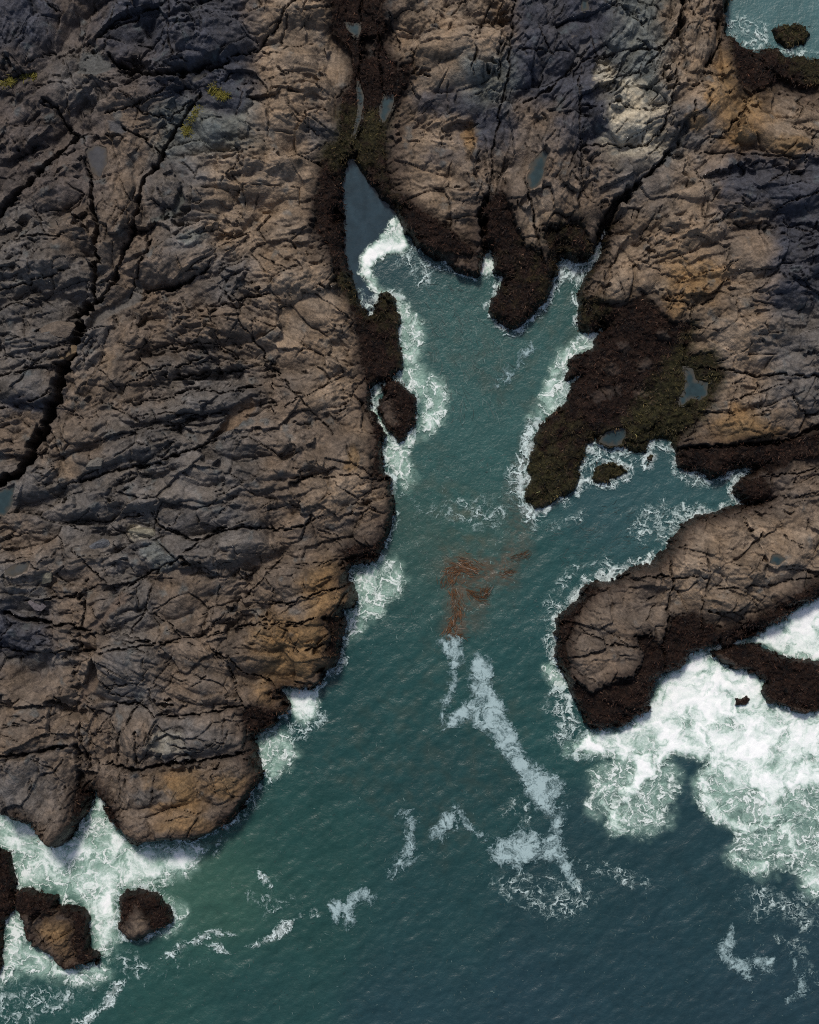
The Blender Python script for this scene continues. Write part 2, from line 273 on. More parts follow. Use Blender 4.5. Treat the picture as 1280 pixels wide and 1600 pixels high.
# ------------------------------------------------------------------ fissures: half width px, depth m, points
FISS = [
 (10, 4.0, [(-60, 790), (0, 760), (37, 740), (55, 697), (75, 657), (92, 612), (100, 582), (118, 555), (126, 517), (124, 498), (142, 477), (160, 465)]),
 (10, 3.6, [(62, 690), (78, 655), (95, 612)]),
 (4, 1.6, [(148, 470), (148, 440), (152, 400), (155, 360), (150, 320), (147, 290), (138, 265), (130, 245)]),
 (3.5, 1.4, [(160, 465), (180, 440), (193, 405), (207, 365), (212, 340), (222, 310), (228, 280), (245, 262), (262, 230), (275, 205), (290, 190), (318, 150)]),
 (3, 1.0, [(200, 465), (212, 440), (220, 415), (228, 395), (236, 360)]),
 (5, 1.7, [(-50, 395), (0, 338), (30, 300), (55, 275), (85, 250), (105, 230), (124, 210)]),
 (2, .6, [(0, 128), (40, 112), (70, 84), (120, 72)]),
 (2.5, .9, [(152, 62), (180, 48), (205, 28), (218, 0), (222, -40)]), (3, 1.0, [(150, 64), (200, 42), (240, 22), (275, 12)]),
 (5, 1.6, [(170, 88), (190, 105), (225, 118), (260, 125), (300, 120), (330, 108)]),
 (3, 1.1, [(300, 118), (340, 112), (370, 95), (405, 75), (420, 55), (440, 25), (462, 0), (470, -40)]),
 (1.8, .6, [(270, 15), (268, 60), (275, 100), (300, 110)]),
 (3, .9, [(165, 182), (190, 178), (210, 172), (240, 160), (265, 140)]), (2.5, .8, [(210, 172), (240, 185), (270, 190), (290, 175), (320, 150)]),
 (3, .9, [(195, 200), (220, 215), (250, 240)]), (4, 1.0, [(70, 165), (85, 168), (110, 200), (122, 212)]),
 (2.2, .7, [(0, 382), (40, 375), (75, 372), (115, 368)]), (2, .6, [(70, 335), (110, 330), (145, 308)]),
 (2.2, .8, [(0, 460), (60, 445), (90, 430), (118, 425)]), (2, .6, [(0, 484), (30, 475), (60, 478)]), (2.6, .9, [(122, 492), (75, 515), (60, 522)]),
 (2.4, .9, [(115, 568), (75, 574), (40, 580), (0, 592)]), (2.4, .8, [(95, 600), (60, 628), (0, 640)]), (2.2, .7, [(112, 535), (88, 542), (68, 552)]),
 (4, 1.2, [(330, 425), (300, 442), (260, 455), (225, 452)]), (2, .7, [(420, 460), (380, 470), (330, 480)]),
 (2.2, .8, [(330, 608), (300, 612), (270, 617), (225, 625), (215, 636)]), (2.5, .9, [(430, 562), (390, 574), (340, 580), (270, 585)]), (2.2, .8, [(400, 605), (360, 612), (320, 614)]),
 (3, 1.1, [(368, 650), (355, 668), (330, 690), (310, 705), (280, 714), (230, 726), (175, 737), (140, 748), (95, 764)]),
 (2, .7, [(240, 545), (300, 535), (340, 540), (380, 560)]), (2, .7, [(200, 600), (260, 575), (330, 556)]), (2, .7, [(190, 690), (240, 670), (300, 660), (360, 640)]), (2, .6, [(210, 655), (260, 645), (320, 650)]),
 (1.8, .6, [(345, 448), (357, 465), (385, 515), (412, 550), (425, 572), (450, 605), (490, 648), (520, 680)]), (1.6, .5, [(440, 555), (420, 580), (390, 590)]),
 (1.8, .6, [(455, 752), (472, 748), (500, 746), (560, 745), (595, 756)]), (1.5, .5, [(595, 763), (560, 780), (530, 800)]), (1.5, .5, [(520, 750), (555, 780), (590, 800)]), (1.6, .5, [(440, 640), (480, 618), (530, 590), (545, 590)]),
 (2.2, .7, [(105, 817), (150, 816), (190, 812), (225, 806)]), (3.2, 1.0, [(240, 800), (245, 825), (265, 828), (290, 838), (310, 844), (325, 838), (345, 826), (380, 822), (420, 825), (445, 828), (480, 822), (505, 808)]),
 (2.2, .8, [(325, 838), (300, 855), (265, 880), (245, 890), (215, 905), (200, 915)]), (1.6, .6, [(110, 850), (135, 880), (165, 905), (185, 922)]), (2.2, .8, [(40, 940), (75, 935), (115, 932), (140, 922), (160, 905)]),
 (3.4, 1.1, [(0, 955), (20, 960), (50, 968), (85, 975), (125, 980), (145, 981)]), (3, 1.0, [(140, 935), (134, 960), (130, 985), (132, 1015)]),
 (2.2, .8, [(-40, 1012), (0, 1015), (50, 1018), (100, 1017), (150, 1020), (190, 1013), (240, 1007), (290, 997), (320, 995), (360, 985), (400, 977), (450, 974), (490, 964)]),
 (1.8, .6, [(245, 905), (228, 955), (205, 990)]), (1.8, .6, [(225, 945), (250, 965), (290, 1000)]), (1.8, .6, [(160, 985), (200, 995), (240, 1006)]), (1.6, .5, [(275, 1015), (250, 1055), (240, 1080)]),
 (1.8, .7, [(445, 865), (430, 885), (412, 905), (395, 922), (370, 945), (345, 970), (320, 986)]), (1.4, .5, [(372, 890), (385, 905), (395, 920)]),
 (2.4, .9, [(400, 945), (455, 942), (475, 935), (500, 925), (530, 918), (556, 910)]), (1.4, .5, [(420, 968), (450, 950), (475, 936)]),
 (1.5, .5, [(447, 978), (460, 1005), (468, 1020)]), (2, .7, [(478, 1018), (500, 1008), (515, 1005)]), (2, .7, [(497, 962), (470, 972), (445, 978)]),
 (1.8, .7, [(350, 1030), (360, 1060), (370, 1090), (382, 1110)]), (2.4, .8, [(330, 1020), (355, 1032), (380, 1050), (410, 1065), (430, 1078)]),
 (3, 1.0, [(170, 1105), (215, 1098), (240, 1120), (280, 1121), (330, 1116), (360, 1109), (378, 1104)]), (2, .6, [(215, 1098), (195, 1140), (180, 1155)]), (1.8, .6, [(150, 1060), (180, 1085), (210, 1092)]),
 (3.4, 1.0, [(-40, 1174), (0, 1177), (50, 1178), (80, 1172), (105, 1165)]), (1.6, .5, [(0, 1136), (40, 1128), (90, 1118)]),
 (3.6, 1.3, [(155, 1196), (190, 1200), (210, 1204), (250, 1198), (290, 1193), (330, 1185), (360, 1182), (392, 1176)]), (2.2, .7, [(215, 1145), (213, 1200)]), (2.2, .7, [(182, 1150), (178, 1195)]),
 (2.6, .9, [(124, 1125), (124, 1150), (130, 1180), (140, 1205)]), (6, .9, [(118, 1165), (118, 1200), (118, 1240)]), (1.4, .4, [(340, 1190), (330, 1215), (342, 1240)]),
 (2.4, .8, [(808, -40), (805, 0), (800, 40), (795, 110), (790, 150), (780, 185), (773, 215), (770, 270), (765, 300)]), (7, 1.8, [(765, 300), (757, 325), (756, 360), (760, 392)]),
 (3, 1.0, [(818, 275), (832, 330), (842, 370), (850, 410)]), (2, .6, [(835, 352), (870, 360), (905, 345)]), (2, .6, [(770, 0), (745, 60), (738, 120)]),
 (8, 3.2, [(928, 404), (936, 380), (945, 355), (955, 330), (970, 310), (990, 296)]), (4, 1.4, [(990, 296), (1015, 270), (1040, 245), (1075, 205)]),
 (3, .8, [(925, 70), (905, 90), (890, 105), (870, 130), (845, 150), (820, 165)]), (2.4, .8, [(905, 92), (940, 86), (975, 80), (1030, 78), (1060, 55)]), (2, .7, [(905, 172), (960, 170), (1030, 178)]), (2.4, .8, [(905, 228), (960, 229), (1010, 226), (1040, 200), (1048, 150), (1062, 95)]),
 (1.8, .6, [(1030, 80), (1000, 115), (940, 125)]), (1.8, .6, [(800, 82), (850, 84), (890, 80)]), (1.8, .6, [(838, 40), (850, 70), (862, 90)]), (2, .6, [(907, 100), (905, 180), (907, 260), (905, 330)]),
 (5.5, 1.8, [(1074, -40), (1070, 0), (1066, 30), (1060, 72)]), (2.6, 1.2, [(1132, 62), (1115, 90), (1104, 104)]), (2, .7, [(1165, 172), (1130, 210), (1108, 226)]), (2, .7, [(1080, 165), (1078, 185), (1085, 200)]),
 (1.8, .7, [(1085, 240), (1160, 240), (1240, 245), (1340, 256)]), (1.6, .5, [(1090, 265), (1098, 300), (1100, 340)]), (1.8, .6, [(1210, 330), (1250, 312), (1300, 300)]),
 (2.4, .9, [(1080, 500), (1074, 572), (1130, 576), (1180, 580), (1220, 585), (1330, 592)]), (2, .7, [(1140, 622), (1190, 612), (1235, 596)]), (2, .7, [(1238, 608), (1252, 640), (1268, 646), (1300, 642)]), (1.6, .5, [(1150, 600), (1165, 590), (1178, 580)]),
 (3.5, 1.2, [(1060, 702), (1120, 697), (1180, 692), (1240, 688), (1330, 650)]), (2, .7, [(1190, 784), (1230, 776), (1330, 768)]), (2, .7, [(1200, 745), (1260, 738), (1330, 730)]), (2, .6, [(1040, 462), (1085, 480), (1120, 460)]),
 (3, .9, [(1050, 860), (1052, 910), (1046, 960), (1042, 1005), (1045, 1045)]), (2, .6, [(1105, 850), (1108, 900), (1100, 950), (1102, 1005)]), (2.2, .7, [(980, 905), (1040, 900), (1105, 905)]), (2, .6, [(1120, 920), (1200, 915), (1300, 900)]), (2, .6, [(905, 985), (950, 1010), (1000, 1012)]),
 (3, .8, [(560, -40), (561, 40), (561, 120), (556, 220)]), (3, .8, [(590, 40), (596, 100), (600, 150)]),
]

# ------------------------------------------------------------------ still water lying in the rock: label, outline, height guess
POOLS = [
 ('little pale pool high in the seaweed gully near the top', [(538, 38), (550, 40), (563, 43), (565, 50), (560, 64), (553, 58), (543, 51)], 1.0),
 ('thin trickling pool down the middle of the seaweed gully', [(556, 118), (563, 130), (569, 150), (567, 170), (563, 190), (556, 208), (552, 216), (556, 190), (560, 172), (556, 142)], .8),
 ('short slanted pool on the right side of the seaweed gully', [(600, 152), (617, 148), (616, 162), (607, 182), (599, 196), (592, 178), (594, 168)], .8),
 ('slim blue pool lying alone on the bare middle headland', [(852, 230), (857, 240), (851, 268), (846, 290), (830, 298), (824, 278), (836, 250)], 4.0),
 ('boot shaped blue pool at the head of the green seaweed', [(1069, 575), (1080, 577), (1086, 594), (1105, 599), (1104, 617), (1092, 628), (1078, 622), (1064, 634), (1060, 624), (1069, 606)], 1.0),
 ('pale pool at the rim of the right side inlet', [(936, 690), (946, 675), (964, 669), (978, 668), (979, 680), (970, 694), (952, 697)], .35),
 ('dull muddy pool at the foot of the upper left fissure', [(129, 228), (145, 222), (162, 226), (163, 250), (153, 276), (141, 266), (133, 248)], 5.0),
 ('small dark pool on the left headland by the pale boulders', [(16, 888), (30, 880), (52, 876), (46, 892), (24, 900), (12, 898)], 5.0),
 ('narrow grey pool at the very top edge of the middle headland', [(910, -8), (923, -8), (921, 10), (911, 12)], 4.8),
 ('small pool at the bottom of the main fissure on the left edge', [(-12, 768), (10, 766), (30, 756), (27, 784), (12, 806), (-10, 800)], 3.6),
 ('tiny pool high on the right promontory', [(1205, 868), (1216, 866), (1226, 874), (1214, 884), (1202, 880)], 3.2),
]
CALM = [(545, 246), (556, 246), (570, 268), (586, 288), (594, 303), (610, 314), (624, 330), (630, 350), (620, 372), (590, 385), (572, 400), (572, 430), (590, 452), (598, 462), (588, 480), (577, 506), (566, 484), (556, 460), (548, 440), (541, 420), (536, 400), (535, 370), (536, 340), (533, 310), (529, 290), (533, 268)]

# ------------------------------------------------------------------ seaweed outlines (inland) ; a narrow band follows every shore
WEED = [
 [(497, -60), (500, 0), (515, 15), (520, 35), (518, 60), (532, 72), (548, 88), (552, 110), (545, 140), (530, 150), (528, 190), (530, 215), (513, 230), (500, 255), (498, 290), (488, 320), (493, 345), (487, 362), (505, 378), (518, 400),
  (521, 420), (526, 445), (540, 468), (552, 500), (562, 540), (564, 570), (576, 605), (582, 640), (586, 700), (578, 745), (596, 750), (620, 700), (660, 660), (640, 560), (640, 400), (755, 402), (740, 395), (720, 375), (692, 352), (668, 338), (648, 322), (636, 306), (612, 300), (607, 270), (602, 240), (602, 212), (609, 182),
  (625, 152), (640, 130), (645, 104), (626, 116), (610, 96), (595, 72), (604, 46), (599, 20), (603, 0), (600, -60)],
 [(757, 326), (770, 310), (784, 304), (795, 330), (806, 362), (822, 388), (846, 398), (850, 412), (852, 392), (845, 366), (870, 356), (905, 350), (916, 376), (926, 402), (900, 420), (870, 470), (800, 525), (760, 490), (750, 425), (752, 360)],
 [(902, 470), (930, 468), (962, 486), (985, 470), (1002, 462), (1020, 480), (1046, 502), (1078, 506), (1074, 556), (1108, 552), (1126, 588), (1112, 622), (1094, 652), (1062, 682), (1054, 715), (1000, 720), (900, 760), (830, 800), (800, 760), (830, 690), (880, 600), (900, 540)],
 [(1056, 704), (1100, 695), (1160, 690), (1230, 684), (1340, 664), (1340, 706), (1240, 720), (1200, 742), (1184, 735), (1120, 755), (1060, 740)],
 [(1145, 752), (1190, 745), (1205, 770), (1180, 790), (1140, 782)],
 [(892, 1050), (920, 1078), (960, 1060), (988, 1050), (1000, 1022), (986, 992), (1008, 985), (1026, 1004), (1046, 964), (1080, 952), (1120, 982), (1180, 962), (1240, 922), (1340, 880), (1340, 930), (1200, 990), (1110, 1020), (1060, 1055), (1015, 1095), (1010, 1120), (930, 1150), (900, 1110)],
 [(865, 960), (905, 915), (935, 900), (938, 918), (900, 960), (885, 1000), (888, 1050), (900, 1090), (890, 1090), (860, 1030)],
 [(534, 858), (556, 846), (580, 850), (600, 832), (622, 790), (606, 872), (548, 892)],
 [(506, 962), (545, 952), (545, 990), (532, 1034), (508, 1016), (522, 988)],
 [(376, 1104), (396, 1098), (432, 1104), (460, 1092), (434, 1140), (396, 1150), (382, 1132)],
 [(330, 1304), (348, 1275), (378, 1250), (402, 1208), (414, 1200), (406, 1240), (382, 1275), (350, 1306)], [(385, 1180), (402, 1175), (412, 1205), (404, 1205)],
 [(124, 1222), (150, 1222), (158, 1245), (122, 1302), (110, 1308), (118, 1265)], [(155, 1212), (170, 1240), (196, 1290), (200, 1308), (160, 1262)],
 [(-60, 1320), (24, 1322), (28, 1380), (60, 1386), (92, 1398), (128, 1408), (146, 1440), (144, 1480), (166, 1498), (122, 1504), (112, 1470), (116, 1436), (88, 1424), (56, 1432), (40, 1428), (20, 1428), (8, 1440), (6, 1530), (-60, 1560)],
 [(182, 1400), (225, 1382), (275, 1415), (265, 1450), (240, 1456), (230, 1428), (214, 1414), (198, 1440), (186, 1450)],
 [(1128, 60), (1160, 76), (1340, 92), (1340, 128), (1250, 142), (1215, 122), (1190, 148), (1150, 152), (1140, 112)],
 [(1100, 1010), (1180, 1000), (1340, 1030), (1340, 1120), (1195, 1100), (1190, 1060)], [(1200, 30), (1270, 30), (1268, 80), (1200, 80)], [(920, 715), (985, 715), (985, 760), (920, 760)],
 [(640, 612), (660, 640), (650, 672), (622, 694), (612, 670), (625, 640), (612, 600), (630, 596)],
 [(1145, 1086), (1178, 1086), (1178, 1106), (1145, 1106)],
]
WEED_OFF = [[(568, 62), (586, 64), (586, 88), (572, 96)], [(924, 616), (940, 604), (972, 600), (968, 614), (948, 622), (930, 628)], [(944, 576), (958, 570), (966, 578), (952, 586)], [(1022, 520), (1038, 520), (1042, 530), (1026, 530)], [(994, 566), (1012, 562), (1016, 576), (998, 580)], [(962, 540), (978, 536), (984, 546), (968, 550)], [(990, 612), (1006, 606), (1010, 620), (994, 622)], [(590, 628), (606, 622), (614, 640), (618, 662), (604, 664), (594, 650)]]

# flat silt floors in hollows
SILT = [([(215, 436), (222, 462), (200, 478), (170, 492), (138, 518), (137, 502), (158, 480), (190, 470), (205, 450)], (0.105, 0.095, 0.085)),
 ([(170, 190), (190, 196), (200, 208), (186, 212), (174, 206)], (.07, .068, .07)), ([(362, 640), (392, 620), (402, 640), (376, 662), (356, 676), (330, 686), (352, 660)], (.15, .105, .07)),
 ([(150, 70), (165, 95), (185, 104), (150, 120), (120, 115), (130, 88)], (.085, .085, .08)), ([(298, 118), (325, 116), (315, 130), (300, 132)], (.085, .08, .075)),
 ([(1040, 250), (1050, 222), (1072, 190), (1078, 200), (1062, 225), (1046, 258)], (.10, .10, .098)), ([(908, 60), (925, 55), (915, 85), (896, 104), (888, 102), (900, 85)], (.09, .085, .085)),
 ([(285, 290), (292, 320), (270, 338), (240, 350), (236, 342), (270, 328), (280, 310)], (.085, .088, .08)), ([(190, 925), (212, 930), (180, 955), (150, 985), (140, 980), (170, 950)], (.12, .09, .07)),
 ([(135, 1060), (148, 1030), (154, 1062), (142, 1080), (116, 1120), (104, 1112), (122, 1090)], (.13, .095, .07))]

# ------------------------------------------------------------------ terrain height
def jag(a):
    g1 = facets(UU / 17, VV / 14, 11, .5, 1.0)[1]; g2 = facets(UU / 7.5, VV / 6.5, 12, .5, 1.0)[1]
    return a + 2.4 * WU2 + 1.5 * fbm(UU / 4.5, VV / 4.5, 2, 31) + 3.2 * g1 + 1.8 * g2

sd_main = sd_full(MAIN)
P, SW = field_rbf(PLAT, 55)
sd = sd_main.copy()
owner = np.full(UU.shape, -1, np.int16)          # which islet
for k, it in enumerate(ISLETS):
    sj, si = window(it[2], 30)
    d = poly_sd(it[2], UU[sj, si], VV[sj, si])
    nearer = d > sd[sj, si]
    sd[sj, si] = np.where(nearer, d, sd[sj, si])
    owner[sj, si] = np.where(nearer & (d > -14), k, owner[sj, si])
    P[sj, si] = np.where(nearer, it[3], P[sj, si]); SW[sj, si] = np.where(nearer, it[4], SW[sj, si])
sdj = jag(sd)
P = np.where(P > 2, 2 + (P - 2) * .66, P)
P = P * (1 + 0.10 * fbm(UU / 150, VV / 150, 2, 40)) + 0.25 * WV * (P > 2)

# bedding: every slab keeps one strike; slabs meet along ragged joints
def seed_of():
    B = np.array(plan(BED, 3.5), F)
    best = np.full(UU.shape, 1e12, F); idx = np.zeros(UU.shape, np.int16)
    jx, jy, hid, ox, oy = voronoi(UU / 19, VV / 12, 4)
    pu = UU + 24 * WU + 3 * WU2 + .9 * 19 * ox; pv = VV + 24 * WV + 3 * WV2 + .9 * 12 * oy
    for k in range(len(B)):
        d = (pu - B[k, 0]) ** 2 + (pv - B[k, 1]) ** 2
        c = d < best
        best[c] = d[c]; idx[c] = k
    return idx
SEED = seed_of()
BA = np.array(BED, F)
ang = np.radians(np.round(BA[:, 2] / 12) * 12)[SEED].astype(F)
FI = UU * np.sin(ang) + VV * np.cos(ang); PS = UU * np.cos(ang) - VV * np.sin(ang)
PS = PS + 12 * WU; FI = FI + 8 * WV
phase = FI / np.round(BA[:, 3] / 3 + .1)[SEED].astype(F) / 3
LEDGE = BA[:, 4][SEED].astype(F)

# seaweed map
weed = np.full(UU.shape, -60, F)
for p in WEED:
    p = plan(p, 1.0)
    sj, si = window(p, 60)
    weed[sj, si] = np.maximum(weed[sj, si], poly_sd(p, UU[sj, si], VV[sj, si]))
for p in WEED_OFF:
    p = plan(p, 1.0)
    sj, si = window(p, 20)
    weed[sj, si] = np.minimum(weed[sj, si], -poly_sd(p, UU[sj, si], VV[sj, si]))
weed = np.maximum(weed, 6.0 - sd)
weed = weed + 4.5 * WU2 + 5 * fbm(UU / 4, VV / 4, 2, 50) + 4 * WV - 1.5
K = sstep(-3, 3, weed)

def blocks(size_t, size_n, seed, off, tilt, groove, gw, mask):
    f1, f2, hid, ox, oy = voronoi(PS / F(size_t), FI / F(size_n), seed)
    r1 = (hid / 255.0 - .5).astype(F); r2 = (PERM[hid + 77] / 255.0 - .5).astype(F); r3 = (PERM[hid + 131] / 255.0 - .5).astype(F)
    g = sstep(0, gw, f2 - f1)
    return off * 2 * r1 + tilt * 2 * (r2 * ox + r3 * oy) - groove * (1 - g) * mask, r1
gm1 = sstep(-.15, .25, fbm(UU / 40 + 3, VV / 40, 2, 72)); gm2 = sstep(-.2, .25, fbm(UU / 28, VV / 28 + 5, 2, 74))
b1, r1 = blocks(78, 44, 1, .24, .55, .40, .045, gm1)
b2, r2 = blocks(27, 18, 2, .11, .20, .26, .075, gm2)
fe, re_ = facets(UU / 150 + .3 * WU, VV / 120, 9, .4, 1.0)
fa, ra = facets(PS / 62, FI / 34, 5, .35, .9)
fb, rb = facets(PS / 21, FI / 13, 6, .4, 1.1)
fc, rc = facets(PS / 8.5, FI / 6.3, 7, .4, 1.1)
fd, rd = facets(UU / 5.2 + .8 * WU2, VV / 4.2, 8, .4, 1.0)
rough = np.clip(0.7 + 1.7 * fbm(UU / 85, VV / 85, 3, 70), .12, 1.5) * (.5 + .55 * LEDGE)

# shore profile: a steep broken face, then the shoulder
sdb = sdj + sstep(2, 18, sd) * (11 * r1 + 9 * r2 + 4 * rb)
sdp = np.maximum(sdb, 0)
prof = .84 * (1 - np.exp(-sdp / (SW * .13))) + .16 * (1 - np.exp(-sdp / (SW * 1.2)))
h = np.where(sdj > 0, P * prof, np.maximum(sdj * 0.035, -1.6)).astype(F)
relief = sstep(1, 14, sd) * (1 - 0.75 * K)
ph = phase + 0.22 * fbm(UU / 52, VV / 52, 2, 60) + 0.10 * fbm(UU / 17, VV / 17, 2, 63) + .55 * r1 + .22 * rb
def ledges(ph, amp, seed, drop=.2):
    fl = np.floor(ph); f = (ph - fl).astype(F)
    s = np.where(f < 1 - drop, f / (1 - drop), (1 - f) / drop)
    a = np.clip(0.25 + 1.3 * perlin(PS / 38 + fl * 3.7, fl * 5.3 + 0.5, seed), 0.0, 1.2)
    return (s - 0.5) * a * amp
L1 = ledges(ph, 0.66, 1, .16)
L2 = ledges(ph * 2.13 + .3 * r2, 0.24, 5, .2)
fine = fbm(UU / 5, VV / 5, 3, 80)
hb = h.copy()
# swells of the bedrock: u, v, half length, half breadth, turn (degrees, clockwise), height
SWELL = [(275, 415, 62, 38, -10, 1.3), (215, 145, 72, 30, -12, 1.2), (300, 75, 88, 45, -8, 1.3), (60, 190, 62, 32, -35, 1.0), (60, 420, 72, 50, 0, 1.0), (60, 520, 64, 30, -10, .9), (45, 610, 58, 26, -5, 1.1), (330, 300, 82, 26, -8, .9), (300, 520, 112, 26, -6, 1.0),
 (270, 575, 112, 22, -8, 1.1), (300, 635, 112, 20, -10, 1.1), (200, 700, 82, 24, -15, 1.1), (330, 760, 112, 26, -8, .9), (110, 870, 82, 26, -12, .9), (80, 1000, 82, 22, 3, .8), (360, 860, 92, 24, -8, .8), (330, 950, 72, 40, -25, .7), (460, 920, 82, 24, -12, .7),
 (460, 990, 72, 28, -5, .8), (70, 1090, 72, 36, -18, .7), (300, 1080, 72, 30, 15, .7), (285, 1155, 105, 30, -4, .9), (470, 150, 50, 60, 0, .8), (440, 280, 62, 40, -10, .7), (690, 60, 50, 40, 0, .8), (690, 240, 62, 60, 0, .8), (850, 80, 40, 52, -45, .8),
 (970, 170, 52, 62, -45, 1.0), (870, 310, 62, 40, 85, .7), (1100, 60, 60, 24, -75, .7), (1200, 210, 72, 30, 10, .8), (1200, 310, 82, 28, -5, .8), (1080, 380, 72, 36, -10, .7), (1230, 420, 62, 40, -15, .8), (1170, 520, 62, 40, -30, .6), (1190, 610, 72, 28, -10, .7), (1180, 880, 100, 34, 8, .5),
 (180, 330, 26, 70, 8, .8), (120, 130, 50, 36, -30, .8), (480, 420, 60, 50, 0, .6), (490, 600, 60, 60, 20, .6), (420, 690, 80, 30, -5, .7), (180, 790, 80, 24, -8, .8), (200, 1040, 60, 34, 20, .7), (60, 760, 50, 28, -20, .8)]
swell = np.zeros(UU.shape, F)
for u, v, ru, rv, rot, hh_ in SWELL:
    (u, v), = plan([(u, v)], 4)
    r_ = max(ru, rv) * 1.5
    sj, si = window([(u - r_, v - r_), (u + r_, v + r_)], 0)
    x = UU[sj, si] + 14 * WU[sj, si] + 3 * rb[sj, si] - u; y = VV[sj, si] + 14 * WV[sj, si] + 3 * ra[sj, si] - v
    c_, s_ = math.cos(math.radians(rot)), math.sin(math.radians(rot))
    a_ = (x * c_ + y * s_) / ru; b_ = (-x * s_ + y * c_) / rv
    q = a_ * a_ + np.where(b_ > 0, (b_ * 1.25) ** 2, (b_ * .85) ** 2)
    swell[sj, si] = np.maximum(swell[sj, si], hh_ * np.sqrt(np.clip(1 - q, 0, 1)))
macro = (1.15 * fa + 1.9 * (fe + .05) + 1.0 * swell) * np.clip(hb / 3.0, .12, 1)
h = h + relief * (LEDGE * rough * (L1 + L2) + b1 + rough * b2 + macro + rough * (.42 * fb + .22 * fc + .11 * fd) + .05 * fine + .06 * sstep(.75, .5, LEDGE) * fbm(UU / 3.4, VV / 3.4, 2, 84))
h = np.where(sd > 2, np.maximum(h, .15 + .45 * hb + .12 * (h - hb)), h).astype(F)
lump = fbm(UU / 6.0, VV / 6.0, 3, 95)
lump2 = fbm(UU / 22.0, VV / 22.0, 2, 99)
h = h + K * sstep(-2, 10, sd) * (0.08 * lump + 0.14 * lump2 + .10 * fc + .10 * fd + .06 * fbm(UU / 3.1, VV / 3.1, 2, 97) + .14 * fb)

# fissures
CW = fbm(UU / 15, VV / 15, 2, 76)
carve = np.zeros(UU.shape, F); fis = np.zeros(UU.shape, F)
def carve_line(hw, depth, pts, z=3.5):
    pts = plan(pts, z)
    n = len(pts)
    for k in range(n - 1):
        (ax, ay), (bx, by) = pts[k][:2], pts[k + 1][:2]
        sj, si = window([pts[k], pts[k + 1]], hw * 2.2 + 10)
        uu = UU[sj, si] + 2.5 * WU2[sj, si] + 5 * WU[sj, si] + 2.4 * rb[sj, si]; vv = VV[sj, si] + 2.5 * WV2[sj, si] + 5 * WV[sj, si] + 2.0 * ra[sj, si] - 2 * rc[sj, si]
        ex, ey = bx - ax, by - ay
        t = np.clip(((uu - ax) * ex + (vv - ay) * ey) / (ex * ex + ey * ey), 0, 1)
        d = np.hypot(uu - ax - t * ex, vv - ay - t * ey)
        along = (k + t) / (n - 1)
        taper = np.clip(np.minimum(along, 1 - along) * 6 + .45, 0, 1)
        w = hw * taper * np.clip(0.75 + 0.9 * CW[sj, si], .25, 1.5)
        w = np.maximum(w, 0.7)
        prof = 1 - sstep(0.35, 1.15, d / w)
        carve[sj, si] = np.maximum(carve[sj, si], prof * depth * taper * np.clip(.75 + .8 * CW[sj, si], .3, 1.1))
        fis[sj, si] = np.maximum(fis[sj, si], 1 - sstep(.8, 2.0, d / w))
for hw, dep, pts in FISS:
    carve_line(hw * (1.1 if hw > 3.2 else .68), dep * (1.3 if hw > 3.2 else 1.0), pts)
jr = np.random.RandomState(23)
for _ in range(520):                                  # short straight joints in crossing sets
    u, v = jr.uniform(-30, 1310), jr.uniform(-30, 1400)
    j, i = min(np.searchsorted(V, v), NV - 1), min(np.searchsorted(U, u), NU - 1)
    if sd[j, i] < 30 or K[j, i] > .3: continue
    a_ = float(ang[j, i]) + math.radians(jr.choice([0, 28, -34, 62, 88])) + jr.normal(0, .06)
    ln = jr.uniform(14, 60)
    du, dv = math.cos(a_) * ln / 2, -math.sin(a_) * ln / 2
    carve_line(jr.uniform(.8, 1.3), jr.uniform(.25, .5), [(u - du, v - dv), (u + du, v + dv)], 0)
h = np.where(sd > 0, np.maximum(h - carve * sstep(4, 30, sd + 12), np.minimum(h, .25)), h).astype(F)

# silt floors
silt_c = np.zeros(UU.shape + (3,), F); silt_m = np.zeros(UU.shape, F)
for p, c in SILT:
    p = plan(p, 4.0)
    sj, si = window(p, 14)
    d = poly_sd(p, UU[sj, si], VV[sj, si]) + 4 * WU2[sj, si] + 4 * WV[sj, si]
    m = sstep(-2.5, 2.5, d)
    lev = np.percentile(h[sj, si][d > -2], 25)
    h[sj, si] = h[sj, si] * (1 - m) + m * np.minimum(h[sj, si], lev + 0.02 * lump[sj, si] + 0.05 * (h[sj, si] - lev))
    silt_m[sj, si] = np.maximum(silt_m[sj, si], m)
    silt_c[sj, si] = np.where(m[..., None] > .05, np.array(c, F), silt_c[sj, si])

# pools: basin below the surface, rim just above it
pool_data = []
for lab, p, z in POOLS:
    p = plan(p, z)
    sj, si = window(p, 30)
    d = poly_sd(p, UU[sj, si], VV[sj, si]) + 1.6 * WU2[sj, si]
    hh = h[sj, si]
    lev = float(np.percentile(hh[d > -3], 30))
    inside = sstep(-1.5, 3, d)
    rim = np.maximum(hh, lev + 0.04 + 0.012 * np.maximum(-d, 0))
    hh = np.where(d + 3 * WV2[sj, si] + 2 * rc[sj, si] > -3.5, rim, hh)
    h[sj, si] = hh * (1 - inside) + inside * (lev - 0.35)
    pool_data.append((lab, lev, d, sj, si))

